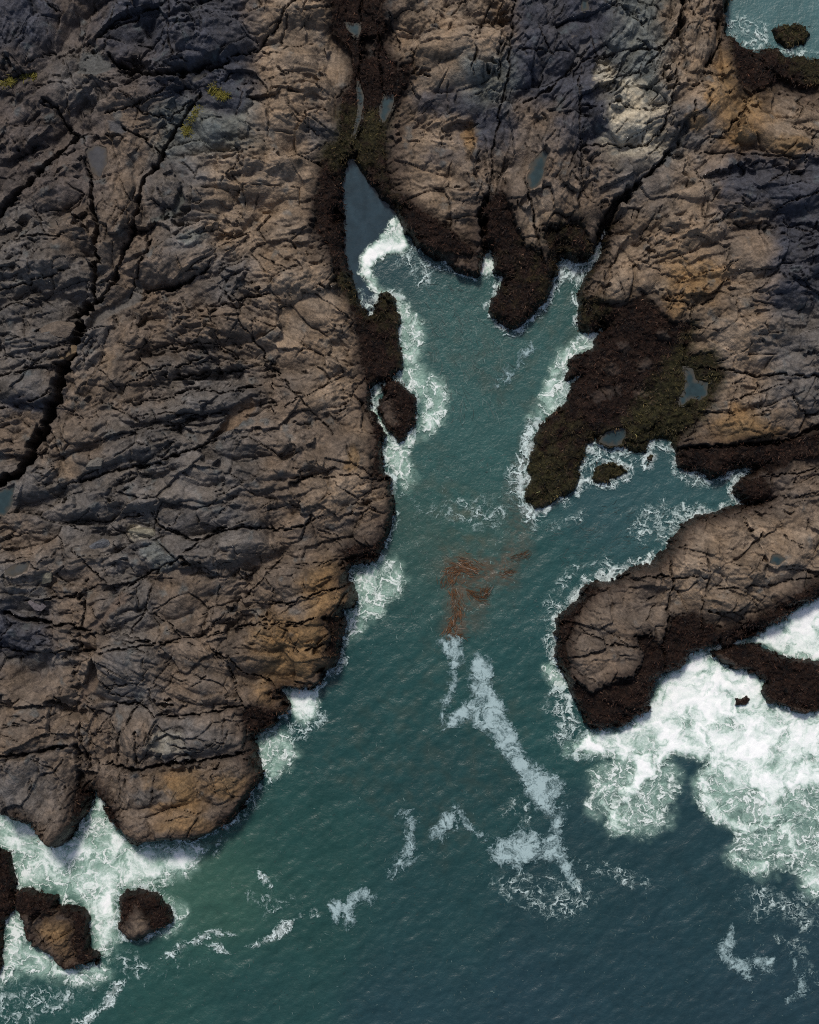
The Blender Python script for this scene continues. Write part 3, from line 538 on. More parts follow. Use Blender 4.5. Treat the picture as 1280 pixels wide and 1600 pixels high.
# ------------------------------------------------------------------ rock colour
PAL = {'d': (.046, .047, .057), 'm': (.082, .067, .059), 'c': (.108, .096, .086), 'g': (.108, .115, .107), 'b': (.130, .099, .074), 't': (.195, .145, .101), 'o': (.19, .118, .055), 'p': (.40, .355, .27), 'k': (.07, .05, .037), 'q': (.22, .205, .17)}
CMAP = ["dmdddttkttddgtbb", "mcmddttktgddgtok", "mmbggtbktdbdpcot", "mmbctttktbbbctdd", "cbbcttkktktbttbd", "ccbbcttkkkkttotd", "ccbbbttkkkkkkttc", "cbbccbtkkkkkkbtc",
        "bbcccbbtkkkkkbob", "cccccbttbbkkkkbb", "bccccbbbbbbbbttt", "cbcbbbobbbkbbttb", "dbcbboobbbbbbbkk", "bbcbbobbbbbbkkkk", "bbbcbbbbbbbbbbbb", "cbbobobbbbbbbbbb", "bbbbbbbbbbbbbbbb", "bobbbbbbbbbbbbbb", "bobbbbbbbbbbbbbb", "bbbbbbbbbbbbbbbb"]
BLOB = [(520, 940, 28, 14, 'o'), (455, 1048, 44, 13, 'o'), (365, 1230, 40, 20, 'o'), (300, 1292, 55, 14, 'o'), (1050, 480, 22, 18, 'o'), (1112, 150, 16, 26, 'o'), (1090, 190, 14, 16, 'o'), (1235, 225, 35, 16, 'o'), (548, 720, 14, 22, 'o'), (490, 1000, 16, 12, 'o'),
 (85, 1455, 24, 22, 'o'), (1190, 680, 40, 14, 'o'), (735, 215, 14, 30, 'o'), (1150, 650, 20, 20, 'o'), (945, 118, 16, 26, 'p'), (985, 150, 22, 30, 'p'), (965, 185, 20, 18, 'p'), (960, 218, 24, 14, 'p'), (262, 1160, 30, 16, 'q'), (330, 1160, 50, 20, 'c'), (215, 832, 16, 9, 'p'),
 (300, 370, 22, 10, 'g'), (95, 690, 16, 18, 't'), (105, 735, 22, 18, 't'), (165, 570, 14, 26, 't'), (905, 140, 12, 40, 'd'), (918, 200, 16, 24, 'd'), (690, 160, 44, 22, 'd'), (850, 110, 44, 36, 'd'), (1210, 290, 52, 22, 'd'), (1255, 360, 30, 24, 'd'),
 (1270, 450, 40, 30, 'd'), (40, 630, 40, 14, 'd'), (300, 30, 70, 30, 'd'), (40, 20, 44, 30, 'd'), (200, 270, 24, 60, 'b'), (345, 155, 40, 24, 'd'), (235, 1245, 40, 14, 'c'), (60, 1030, 60, 16, 'c'), (255, 880, 20, 14, 'g'), (240, 860, 18, 18, 'g'),
 (500, 210, 30, 20, 'c'), (100, 1430, 12, 10, 'c'), (228, 1445, 16, 14, 't'), (50, 1215, 20, 26, 'c'), (1240, 820, 30, 14, 't'), (640, 60, 30, 40, 't'), (510, 215, 14, 14, 'c'), (690, 245, 30, 14, 'm')]
ksc = 1 / (1 - np.clip(h, 0, 8) / CAM_H)
AU = 640 + (UU - 640) * ksc; AV = 800 + (VV - 800) * ksc
cells = np.array([[PAL[c] for c in r] for r in CMAP], F)
fu = np.clip((AU + 30 * WU + 10 * WU2 - 40) / 80, 0, 14.999); fv = np.clip((AV + 30 * WV + 10 * WV2 - 40) / 80, 0, 18.999)
iu = fu.astype(int); iv = fv.astype(int); fu = sstep(.15, .85, fu - iu)[..., None]; fv = sstep(.15, .85, fv - iv)[..., None]
col = (cells[iv, iu] * (1 - fu) + cells[iv, iu + 1] * fu) * (1 - fv) + (cells[iv + 1, iu] * (1 - fu) + cells[iv + 1, iu + 1] * fu) * fv
for u, v, ru, rv, c in BLOB:
    p = plan([(u - ru * 2, v - rv * 2), (u + ru * 2, v + rv * 2)], 3.5)
    sj, si = window(p, 0)
    q = np.hypot((AU[sj, si] + 12 * WU[sj, si] + 8 * WU2[sj, si] - u) / ru, (AV[sj, si] + 12 * WV[sj, si] + 8 * WV2[sj, si] - v) / rv)
    m = (1 - sstep(.6, 1.35, q))[..., None] * .85
    col[sj, si] = col[sj, si] * (1 - m) + np.array(PAL[c], F) * m
mott = fbm(UU / 30, VV / 30, 4, 110)
tint = fbm(UU / 44, VV / 44, 3, 115)
speck = fbm(UU / 3.2, VV / 3.2, 2, 119)
val = 1 + .36 * mott + .26 * r1 + .14 * ra + .17 * rb + .16 * rc + .12 * rd + .26 * speck
col = col * np.clip(val, .45, 1.7)[..., None]
col = col * (1 + tint[..., None] * np.array((.10, .0, -.14), F))
lich = sstep(.18, .5, fbm(UU / 26 + 9, VV / 26, 4, 123)) * .5 * (sd > 60)                # grey-green lichen
col = col * (1 - lich[..., None]) + lich[..., None] * np.array((.078, .098, .104), F) * (1 + .4 * speck[..., None])
pale = sstep(.35, .6, fbm(UU / 9, VV / 9, 3, 127)) * .35 * (1 - K)                         # pale crusts
col = col * (1 - pale[..., None]) + pale[..., None] * np.array((.23, .195, .155), F)
crack_shade = np.clip(fis * .55, 0, 1)[..., None] * (1 - K[..., None])                               # shade of the fissures painted into the colour as a dark earth tone
col = col * (1 - crack_shade) + crack_shade * np.array((.044, .034, .029), F)
col = col * (1 - silt_m[..., None]) + silt_m[..., None] * silt_c * (1 + .2 * speck[..., None])
# seaweed colour: brown-black with tan flecks, olive in places
OLIVE = field_rbf([(845, 730, 1), (870, 690, .6), (1030, 655, 1), (1080, 620, .9), (615, 470, .8), (612, 545, .7), (955, 738, .9), (556, 238, .9), (585, 285, .5), (1220, 52, .9), (1140, 75, .7), (908, 490, .8), (880, 440, .6),
                   (780, 470, .4), (940, 600, 0), (960, 540, 0), (580, 560, 0), (520, 330, 0), (960, 1080, 0), (1080, 980, 0), (560, 100, 0), (700, 370, 0), (100, 1400, 0), (400, 1120, 0), (1200, 1060, 0), (1120, 720, 0), (1160, 110, 0), (600, 850, 0), (640, 640, .1)], 26)[0]
wv = np.clip(.45 + .7 * lump + .5 * lump2 + .5 * speck, 0, 1)[..., None]
wcol = np.array((.004, .0026, .002), F) * (1 - wv) + np.array((.026, .0135, .009), F) * wv
olv = np.array((.010, .010, .004), F) * (1 - wv) + np.array((.046, .045, .016), F) * wv
om = (.75 * OLIVE * sstep(-.3, .3, fbm(UU / 14, VV / 14, 3, 131) + OLIVE - .6))[..., None]
wcol = wcol * (1 - om) + olv * om
fleck = sstep(.22, .42, fbm(UU / 3.6, VV / 3.6, 2, 135)) * sstep(-.1, .4, fbm(UU / 40, VV / 40, 2, 138))
wcol = wcol * (1 - .5 * fleck[..., None]) + .5 * fleck[..., None] * np.array((.13, .085, .06), F)
K2 = sstep(-22, 5, weed + 5 * speck + 4 * lump)[..., None]
col = col * (1 - K2) + wcol * K2
tide = ((1 - sstep(10, 40, sd + 14 * WU)) * .42)[..., None] * (1 - K[..., None])                # damp rock near the water is stained darker
col = col * (1 - tide) + tide * np.array((.052, .034, .024), F)
col = np.clip(col, .004, .8)
wet = np.clip(K * .7 + (1 - sstep(0, 26, sd)) * .7, 0, 1).astype(F)
print('terrain', time.time() - T0)

# ------------------------------------------------------------------ materials
def mat(name):
    m = bpy.data.materials.new(name); m.use_nodes = True
    nt = m.node_tree
    for n in list(nt.nodes): nt.nodes.remove(n)
    out = nt.nodes.new('ShaderNodeOutputMaterial'); b = nt.nodes.new('ShaderNodeBsdfPrincipled')
    nt.links.new(b.outputs[0], out.inputs[0])
    return m, nt, b, out
def N(nt, t, **kw):
    n = nt.nodes.new(t)
    for k, v in kw.items():
        if k in n.inputs.keys() if isinstance(k, str) else False:
            n.inputs[k].default_value = v
        else:
            setattr(n, k, v)
    return n
def math_n(nt, op, a, b=None, clamp=False):
    n = nt.nodes.new('ShaderNodeMath'); n.operation = op; n.use_clamp = clamp
    for i, x in enumerate((a, b)):
        if x is None: continue
        if isinstance(x, (int, float)): n.inputs[i].default_value = x
        else: nt.links.new(x, n.inputs[i])
    return n.outputs[0]
def attr(nt, name):
    n = nt.nodes.new('ShaderNodeAttribute'); n.attribute_name = name
    return n
def noise(nt, vec, scale, detail=4, rough=.6, dist=0, typ='FBM'):
    n = nt.nodes.new('ShaderNodeTexNoise'); n.noise_type = typ
    n.inputs['Scale'].default_value = scale; n.inputs['Detail'].default_value = detail
    n.inputs['Roughness'].default_value = rough; n.inputs['Distortion'].default_value = dist
    if vec is not None: nt.links.new(vec, n.inputs['Vector'])
    return n
def ramp(nt, fac, a, b):
    n = nt.nodes.new('ShaderNodeMapRange'); n.inputs['From Min'].default_value = a; n.inputs['From Max'].default_value = b
    n.interpolation_type = 'SMOOTHSTEP'
    nt.links.new(fac, n.inputs['Value'])
    return n.outputs['Result']
def mixc(nt, fac, a, b, typ='MIX'):
    n = nt.nodes.new('ShaderNodeMix'); n.data_type = 'RGBA'; n.blend_type = typ
    for s, x in ((n.inputs['Factor'], fac), (n.inputs[6], a), (n.inputs[7], b)):
        if isinstance(x, (int, float)): s.default_value = x
        elif isinstance(x, tuple): s.default_value = x + (1,)
        else: nt.links.new(x, s)
    return n.outputs[2]

def rock_material(name, bump_scale, bump_strength, spec=.32):
    m, nt, b, out = mat(name)
    geo = nt.nodes.new('ShaderNodeNewGeometry'); pos = geo.outputs['Position']
    c = attr(nt, 'col').outputs['Color']; w = attr(nt, 'wet').outputs['Fac']
    n1 = noise(nt, pos, bump_scale, 4, .7)
    n2 = noise(nt, pos, bump_scale * 4.3, 3, .6)
    k = ramp(nt, n1.outputs['Fac'], .25, .75)
    gain = math_n(nt, 'MULTIPLY_ADD', k, .7); gain.node.inputs[2].default_value = .66
    g2 = math_n(nt, 'MULTIPLY_ADD', n2.outputs['Fac'], .5); g2.node.inputs[2].default_value = .75
    gg = math_n(nt, 'MULTIPLY', gain, g2)
    cc = nt.nodes.new('ShaderNodeVectorMath'); cc.operation = 'SCALE'
    nt.links.new(c, cc.inputs[0]); nt.links.new(gg, cc.inputs['Scale'])
    nt.links.new(cc.outputs[0], b.inputs['Base Color'])
    rg = math_n(nt, 'MULTIPLY_ADD', w, -.42); rg.node.inputs[2].default_value = .86
    nt.links.new(rg, b.inputs['Roughness'])
    b.inputs['Specular IOR Level'].default_value = spec
    hsum = math_n(nt, 'ADD', n1.outputs['Fac'], math_n(nt, 'MULTIPLY', n2.outputs['Fac'], .3))
    bp = nt.nodes.new('ShaderNodeBump'); bp.inputs['Strength'].default_value = bump_strength; bp.inputs['Distance'].default_value = .16
    nt.links.new(hsum, bp.inputs['Height']); nt.links.new(bp.outputs[0], b.inputs['Normal'])
    return m
M_ROCK = rock_material('fractured_rock', 3.2, .8)
M_WEED = rock_material('seaweed_mat', 5.5, 1.0, .14)

def frond_material():
    m, nt, b, out = mat('seaweed_frond')
    c = attr(nt, 'col').outputs['Color']
    nt.links.new(c, b.inputs['Base Color']); b.inputs['Roughness'].default_value = .6
    b.inputs['Specular IOR Level'].default_value = .14
    return m
M_FROND = frond_material()

def water_material(name, rough, bump, scale):
    m, nt, b, out = mat(name)
    geo = nt.nodes.new('ShaderNodeNewGeometry'); pos = geo.outputs['Position']
    c = attr(nt, 'col').outputs['Color']
    n1 = noise(nt, pos, scale, 3, .55, .3); n2 = noise(nt, pos, scale * .27, 3, .5, .4)
    var = math_n(nt, 'MULTIPLY_ADD', noise(nt, pos, .35, 4, .6, .6).outputs['Fac'], .5); var.node.inputs[2].default_value = .75
    cc = nt.nodes.new('ShaderNodeVectorMath'); cc.operation = 'SCALE'
    nt.links.new(c, cc.inputs[0]); nt.links.new(var, cc.inputs['Scale']); nt.links.new(cc.outputs[0], b.inputs['Base Color'])
    b.inputs['Roughness'].default_value = rough; b.inputs['IOR'].default_value = 1.333
    hs = math_n(nt, 'ADD', math_n(nt, 'MULTIPLY', n1.outputs['Fac'], .5), n2.outputs['Fac'])
    bp = nt.nodes.new('ShaderNodeBump'); bp.inputs['Strength'].default_value = bump; bp.inputs['Distance'].default_value = .3
    nt.links.new(hs, bp.inputs['Height']); nt.links.new(bp.outputs[0], b.inputs['Normal'])
    return m
M_SEA = water_material('sea_water', .34, .24, 6.0)
M_POOL = water_material('pool_water', .06, .08, 3.0)

def foam_material(name, colour, cream, jit, cov, amax, lac, lace, wht, fj=.35, fscale=1.2):
    """white water whose cover follows the density of the foam and breaks up into threads where it thins"""
    m, nt, b, out = mat(name)
    geo = nt.nodes.new('ShaderNodeNewGeometry'); pos = geo.outputs['Position']
    d = attr(nt, 'dens').outputs['Fac']
    (c0, c1), (l0, l1), (w0, w1) = cov, lac, wht
    wn_ = noise(nt, pos, .55, 4, .6, 0); 
    wp = nt.nodes.new('ShaderNodeVectorMath'); wp.operation = 'MULTIPLY_ADD'
    nt.links.new(wn_.outputs['Color'], wp.inputs[0]); wp.inputs[1].default_value = (2.6, 2.6, 0); nt.links.new(pos, wp.inputs[2])
    w2 = noise(nt, wp.outputs[0], 2.4, 3, .6, 0)
    wq = nt.nodes.new('ShaderNodeVectorMath'); wq.operation = 'MULTIPLY_ADD'
    nt.links.new(w2.outputs['Color'], wq.inputs[0]); wq.inputs[1].default_value = (.55, .55, 0); nt.links.new(wp.outputs[0], wq.inputs[2])
    def thread(vec, scale, width, rough=.5):
        n_ = noise(nt, vec, scale, 3, rough, .25).outputs['Fac']
        return math_n(nt, 'SUBTRACT', 1.0, ramp(nt, math_n(nt, 'ABSOLUTE', math_n(nt, 'SUBTRACT', n_, .5)), width * .15, width))
    t1 = thread(wq.outputs[0], .75, .034, .42); t2 = thread(wq.outputs[0], 1.6, .045, .42); t3 = thread(wq.outputs[0], 3.1, .06, .4)
    brk = ramp(nt, noise(nt, pos, 1.7, 3, .6).outputs['Fac'], .36, .62)
    thr = math_n(nt, 'MAXIMUM', t1, math_n(nt, 'MULTIPLY', math_n(nt, 'MAXIMUM', t2, math_n(nt, 'MULTIPLY', t3, .7)), brk))
    f1 = noise(nt, wp.outputs[0], fscale, 6, .6, .9).outputs['Fac']
    f2 = noise(nt, pos, 8, 3, .6).outputs['Fac']
    j = math_n(nt, 'ADD', math_n(nt, 'SUBTRACT', f1, .5), math_n(nt, 'MULTIPLY', math_n(nt, 'SUBTRACT', f2, .5), fj))
    dj = math_n(nt, 'MULTIPLY_ADD', j, jit); nt.links.new(d, dj.node.inputs[2])
    cover = ramp(nt, dj, c0, c1)
    fil = math_n(nt, 'MULTIPLY', thr, ramp(nt, math_n(nt, 'MULTIPLY_ADD', j, .9).node.outputs[0], 0, 1)) if False else math_n(nt, 'MULTIPLY', thr, ramp(nt, dj, l0, l1))
    a = math_n(nt, 'MAXIMUM', math_n(nt, 'MULTIPLY', cover, amax), math_n(nt, 'MULTIPLY', fil, lace))
    a = math_n(nt, 'MULTIPLY', a, ramp(nt, d, .02, .14), True)
    nt.links.new(a, b.inputs['Alpha'])
    tone = math_n(nt, 'MAXIMUM', ramp(nt, dj, w0, w1), math_n(nt, 'MULTIPLY', fil, .75), True)
    nt.links.new(mixc(nt, tone, cream, colour), b.inputs['Base Color'])
    b.inputs['Roughness'].default_value = .7; b.inputs['Specular IOR Level'].default_value = .2
    bp = nt.nodes.new('ShaderNodeBump'); bp.inputs['Strength'].default_value = .12; bp.inputs['Distance'].default_value = .2
    nt.links.new(math_n(nt, 'ADD', f1, math_n(nt, 'MULTIPLY', fil, .3)), bp.inputs['Height']); nt.links.new(bp.outputs[0], b.inputs['Normal'])
    return m
M_SURF = foam_material('surf_foam', (.96, .97, .95), (.40, .59, .49), 1.8, (.36, 1.02), 1.0, (.10, .55), .9, (.64, 1.24), .16, .62)
M_LACE = foam_material('lace_foam', (.70, .80, .78), (.34, .48, .46), 1.4, (.66, 1.2), .7, (.22, .66), .9, (.45, .9), .3)
M_SLICK = foam_material('slick_foam', (.40, .53, .54), (.13, .225, .24), 2.3, (.36, 1.12), .86, (.26, .60), .72, (.42, 1.1), .36)

# ------------------------------------------------------------------ mesh helpers
PX = ((UU - 640) * S).astype(F); PY = ((800 - VV) * S).astype(F)

def mesh_from(name, verts, faces, material, cols=None, floats=None, normals=None, smooth=True):
    me = bpy.data.meshes.new(name)
    nf = len(faces); k = faces.shape[1]
    me.vertices.add(len(verts)); me.vertices.foreach_set('co', np.ascontiguousarray(verts, F).ravel())
    me.loops.add(nf * k); me.loops.foreach_set('vertex_index', np.ascontiguousarray(faces, np.int32).ravel())
    me.polygons.add(nf); me.polygons.foreach_set('loop_start', np.arange(0, nf * k, k, dtype=np.int32))
    me.polygons.foreach_set('use_smooth', np.full(nf, smooth, bool))
    me.update(calc_edges=True)
    if cols is not None:
        a = me.attributes.new('col', 'FLOAT_COLOR', 'POINT')
        a.data.foreach_set('color', np.concatenate([cols, np.ones((len(cols), 1), F)], 1).astype(F).ravel())
    for n, x in (floats or {}).items():
        me.attributes.new(n, 'FLOAT', 'POINT').data.foreach_set('value', np.ascontiguousarray(x, F).ravel())
    if normals is not None:
        me.normals_split_custom_set_from_vertices(normals.tolist())
    me.materials.append(material)
    return me

def link(name, me, parent=None, label=None, category=None, group=None, kind=None):
    o = bpy.data.objects.new(name, me)
    COL.objects.link(o)
    if parent is not None: o.parent = parent
    if label: o['label'] = label
    if category: o['category'] = category
    if group: o['group'] = group
    if kind: o['kind'] = kind
    return o

def grid_faces(j0, j1, i0, i1):
    jj, ii = np.mgrid[j0:j1 - 1, i0:i1 - 1]
    a = jj * NU + ii
    return np.stack([a, a + NU, a + NU + 1, a + 1], -1)

# ------------------------------------------------------------------ split the land into rocks and slabs
BIG = 99999
THINGS = [
 ('rock_outcrop', 'dark brown fractured outcrop in the top left corner above the diagonal fissure', [(-BIG, 345), (0, 338), (55, 275), (124, 210), (140, 190), (132, 120), (105, 60), (85, 0), (85, -BIG), (-BIG, -BIG)]),
 ('rock_outcrop', 'wedge of grey brown blocks left of the long black fissure', [(-BIG, 345), (0, 338), (55, 275), (124, 210), (132, 245), (150, 320), (155, 360), (150, 440), (145, 475), (126, 500), (126, 517), (118, 555), (100, 582), (92, 612), (75, 657), (55, 697), (37, 740), (0, 760), (-BIG, 800)]),
 ('rock_outcrop', 'blue black lichen covered block along the top edge, left of the seaweed gully', [(85, -BIG), (85, 0), (105, 60), (132, 90), (170, 88), (190, 105), (225, 118), (260, 125), (300, 119), (340, 112), (370, 95), (405, 75), (420, 55), (440, 25), (462, 0), (462, -BIG)]),
 ('rock_block', 'tapering brown promontory left of the notch above the bottom left surf', [(-BIG, 1172), (0, 1177), (50, 1178), (80, 1172), (105, 1165), (118, 1168), (118, 1245), (140, 1262), (140, 1400), (-BIG, 1400)]),
 ('rock_block', 'square tan and ochre headland block right of the notch above the surf', [(155, 1196), (190, 1200), (210, 1204), (250, 1198), (330, 1185), (360, 1182), (392, 1176), (440, 1170), (440, 1400), (150, 1400), (145, 1262), (150, 1225)]),
 ('rock_block', 'long pale grey slab resting above the square ochre block', [(170, 1105), (215, 1098), (240, 1120), (280, 1121), (330, 1116), (378, 1104), (385, 1120), (400, 1143), (420, 1160), (392, 1176), (330, 1185), (250, 1198), (210, 1204), (155, 1196), (150, 1150)]),
 ('rock_headland', 'tan rounded headland between the seaweed gully and the middle crack', [(560, -BIG), (561, 40), (561, 120), (556, 220), (550, 250), (560, 330), (640, 470), (740, 470), (762, 430), (757, 360), (757, 325), (765, 300), (770, 270), (773, 215), (790, 150), (795, 110), (805, 0), (806, -BIG)]),
 ('rock_headland', 'middle headland with a pale face and a black weedy tip in the channel', [(806, -BIG), (805, 0), (795, 110), (790, 150), (773, 215), (770, 270), (765, 300), (757, 325), (757, 360), (762, 430), (740, 470), (800, 560), (880, 490), (926, 412), (936, 380), (945, 355), (955, 330), (970, 310), (990, 296), (1015, 270), (1040, 245), (1075, 205), (1085, 150), (1104, 104), (1132, 62), (1160, -BIG)]),
 ('rock_ledge', 'low black brown seaweed covered ledge on the right bank of the channel', [(880, 470), (930, 466), (962, 484), (985, 470), (1002, 460), (1020, 478), (1046, 500), (1078, 506), (1074, 556), (1108, 552), (1126, 588), (1112, 622), (1094, 652), (1062, 682), (1054, 700), (1056, 735), (1000, 725), (900, 790), (820, 820), (780, 760), (830, 650)]),
 ('rock_ledge', 'dark layered ledge along the head of the right side inlet', [(1054, 700), (1100, 698), (1180, 692), (1240, 688), (1330, 650), (BIG, 560), (BIG, 750), (1330, 768), (1230, 776), (1190, 784), (1160, 788), (1130, 780), (1056, 735)]),
 ('rock_headland', 'blunt brown promontory with black weedy rim beside the lower right surf', [(1160, 788), (1190, 784), (1230, 776), (1330, 768), (BIG, 750), (BIG, 1300), (800, 1300), (820, 860), (1000, 820)]),
 ('rock_headland', 'broad tan and blue grey headland filling the right side', [(870, 490), (926, 412), (936, 380), (945, 355), (955, 330), (970, 310), (990, 296), (1015, 270), (1040, 245), (1075, 205), (1085, 150), (1104, 104), (1132, 62), (1160, 20), (BIG, -BIG), (BIG, 1000), (1056, 760), (1000, 600)]),
]
LEFT = ('rock_headland', 'great brown fractured headland filling the left side down to the channel')
region = np.full(HUU.shape, len(THINGS), np.int16)
todo = np.ones(HUU.shape, bool)
hwu, hwv = WU[np.ix_(HJ, HI)], WV[np.ix_(HJ, HI)]
for k, (nm, lab, p) in enumerate(THINGS):
    z = 1.0 if 'ledge' in nm or 'promontory with' in lab else 3.0
    ins = poly_sd(plan(p, z), HUU + 4 * hwu, HVV + 4 * hwv) > 0
    region[todo & ins] = k; todo &= ~ins
ri = np.clip(np.searchsorted(HI, np.arange(NU), side='right') - 1, 0, len(HI) - 1); rj = np.clip(np.searchsorted(HJ, np.arange(NV), side='right') - 1, 0, len(HJ) - 1)
REGION = region[np.ix_(rj, ri)]
NT = len(THINGS) + 1
REGION = np.where(owner >= 0, NT + owner, REGION)
ALL = [(a, b) for a, b, _ in THINGS] + [LEFT] + [(a, b) for a, b, *_ in ISLETS]

fid = grid_faces(0, NV, 0, NU)
hmax = np.maximum.reduce([h[:-1, :-1], h[1:, :-1], h[:-1, 1:], h[1:, 1:]])
keep = (hmax > -.5).ravel()
inframe_f = ((UU[:-1, :-1] > -60) & (UU[:-1, :-1] < 1340) & (VV[:-1, :-1] > -60) & (VV[:-1, :-1] < 1660)).ravel()
reg_f = REGION[:-1, :-1].ravel().astype(np.int32)
weed_f = (K[:-1, :-1] > .5).ravel()
part_f = np.where(weed_f, 999, SEED[:-1, :-1].ravel().astype(np.int32))
# small scraps of a slab go to the biggest slab of the same rock
key = reg_f * 1000 + part_f
ku, inv, cnt = np.unique(key[keep], return_inverse=True, return_counts=True)
allowed = {}
for q, n_ in zip(ku, cnt):
    if q % 1000 != 999 and n_ >= 1500: allowed.setdefault(q // 1000, []).append(q % 1000)
for r in np.unique(ku // 1000):
    if r not in allowed:
        c_ = [(n_, q % 1000) for q, n_ in zip(ku, cnt) if q // 1000 == r and q % 1000 != 999]
        if c_: allowed[r] = [max(c_)[1]]
key_kept = key[keep].copy()
fu_ = UU[:-1, :-1].ravel()[keep]; fv_ = VV[:-1, :-1].ravel()[keep]
BP = np.array(plan(BED, 3.5), F)
for q in ku:
    r = q // 1000
    if q % 1000 == 999 or q % 1000 in allowed[r]: continue
    at = np.where(key_kept == q)[0]
    al = np.array(allowed[r])
    d_ = (fu_[at][:, None] - BP[al, 0]) ** 2 + (fv_[at][:, None] - BP[al, 1]) ** 2
    key_kept[at] = r * 1000 + al[d_.argmin(1)]
RL = [k for k, t in enumerate(THINGS) if 'seaweed covered ledge' in t[1]][0]
def split_ledge():
    m = np.zeros((NV - 1) * (NU - 1), bool)
    kidx = np.where(keep)[0]
    sel = (key_kept // 1000 == RL) & (key_kept % 1000 != 999)
    m[kidx[sel]] = True
    m = m.reshape(NV - 1, NU - 1)
    jj, ii = np.where(m)
    j0, j1, i0, i1 = jj.min() - 1, jj.max() + 2, ii.min() - 1, ii.max() + 2
    w = m[j0:j1, i0:i1]
    lab = np.where(w, np.arange(1, w.size + 1).reshape(w.shape), 0)
    for _ in range(900):
        n = lab.copy()
        n[1:] = np.maximum(n[1:], lab[:-1]); n[:-1] = np.maximum(n[:-1], lab[1:]); n[:, 1:] = np.maximum(n[:, 1:], lab[:, :-1]); n[:, :-1] = np.maximum(n[:, :-1], lab[:, 1:])
        n = np.where(w, n, 0)
        if (n == lab).all(): break
        lab = n
    full = np.zeros(m.shape, np.int64); full[j0:j1, i0:i1] = lab
    lv = full.ravel()[kidx[sel]]
    u_, inv_, c_ = np.unique(lv, return_inverse=True, return_counts=True)
    new = np.where(c_ > 40, 200 + np.arange(len(u_)), 999)
    key_kept[np.where(sel)[0]] = RL * 1000 + new[inv_]
split_ledge()
faces_kept = fid.reshape(-1, 4)[keep]
gy, gx = np.gradient(h, V.astype(float) * S, U.astype(float) * S)
NRM = np.stack([-gx, gy, np.ones_like(h)], -1); NRM /= np.linalg.norm(NRM, axis=-1, keepdims=True)
NRMf = NRM.reshape(-1, 3).astype(F); CF = col.reshape(-1, 3).astype(F); WF = wet.ravel()
XYZ = np.stack([PX, PY, h], -1).reshape(-1, 3).astype(F)
order = np.argsort(key_kept, kind='stable')
ks, st = np.unique(key_kept[order], return_index=True); st = np.append(st, len(order))
roots = {}
def root_of(r):
    if r not in roots:
        nm, lab = ALL[r]
        idx = np.where((reg_f == r) & keep & inframe_f)[0]
        o = bpy.data.objects.new(nm, None); COL.objects.link(o)
        if len(idx): 
            c = XYZ[fid.reshape(-1, 4)[idx, 0]].mean(0)
        else: c = np.zeros(3)
        o.location = (float(c[0]), float(c[1]), 0.0)
        o['label'] = lab; o['category'] = 'rock'
        if nm == 'sea_rock': o['group'] = 'rocks standing in the water'
        else: o['group'] = 'bedrock masses of the shore'
        roots[r] = o
    return roots[r]
for n, kk in enumerate(ks):
    fc = faces_kept[order[st[n]:st[n + 1]]]
    if len(fc) < 12: continue
    vi, loc = np.unique(fc, return_inverse=True)
    r = int(kk // 1000); isw = kk % 1000 == 999
    root = root_of(r)
    off = np.array(root.location[:], F)
    me = mesh_from('seaweed_cover' if isw else 'rock_slab', XYZ[vi] - off, loc.reshape(fc.shape), M_WEED if isw else M_ROCK, CF[vi], {'wet': WF[vi]}, NRMf[vi])
    link('seaweed_cover' if isw else 'rock_slab', me, root, kind='stuff' if isw else None)
print('land', time.time() - T0)

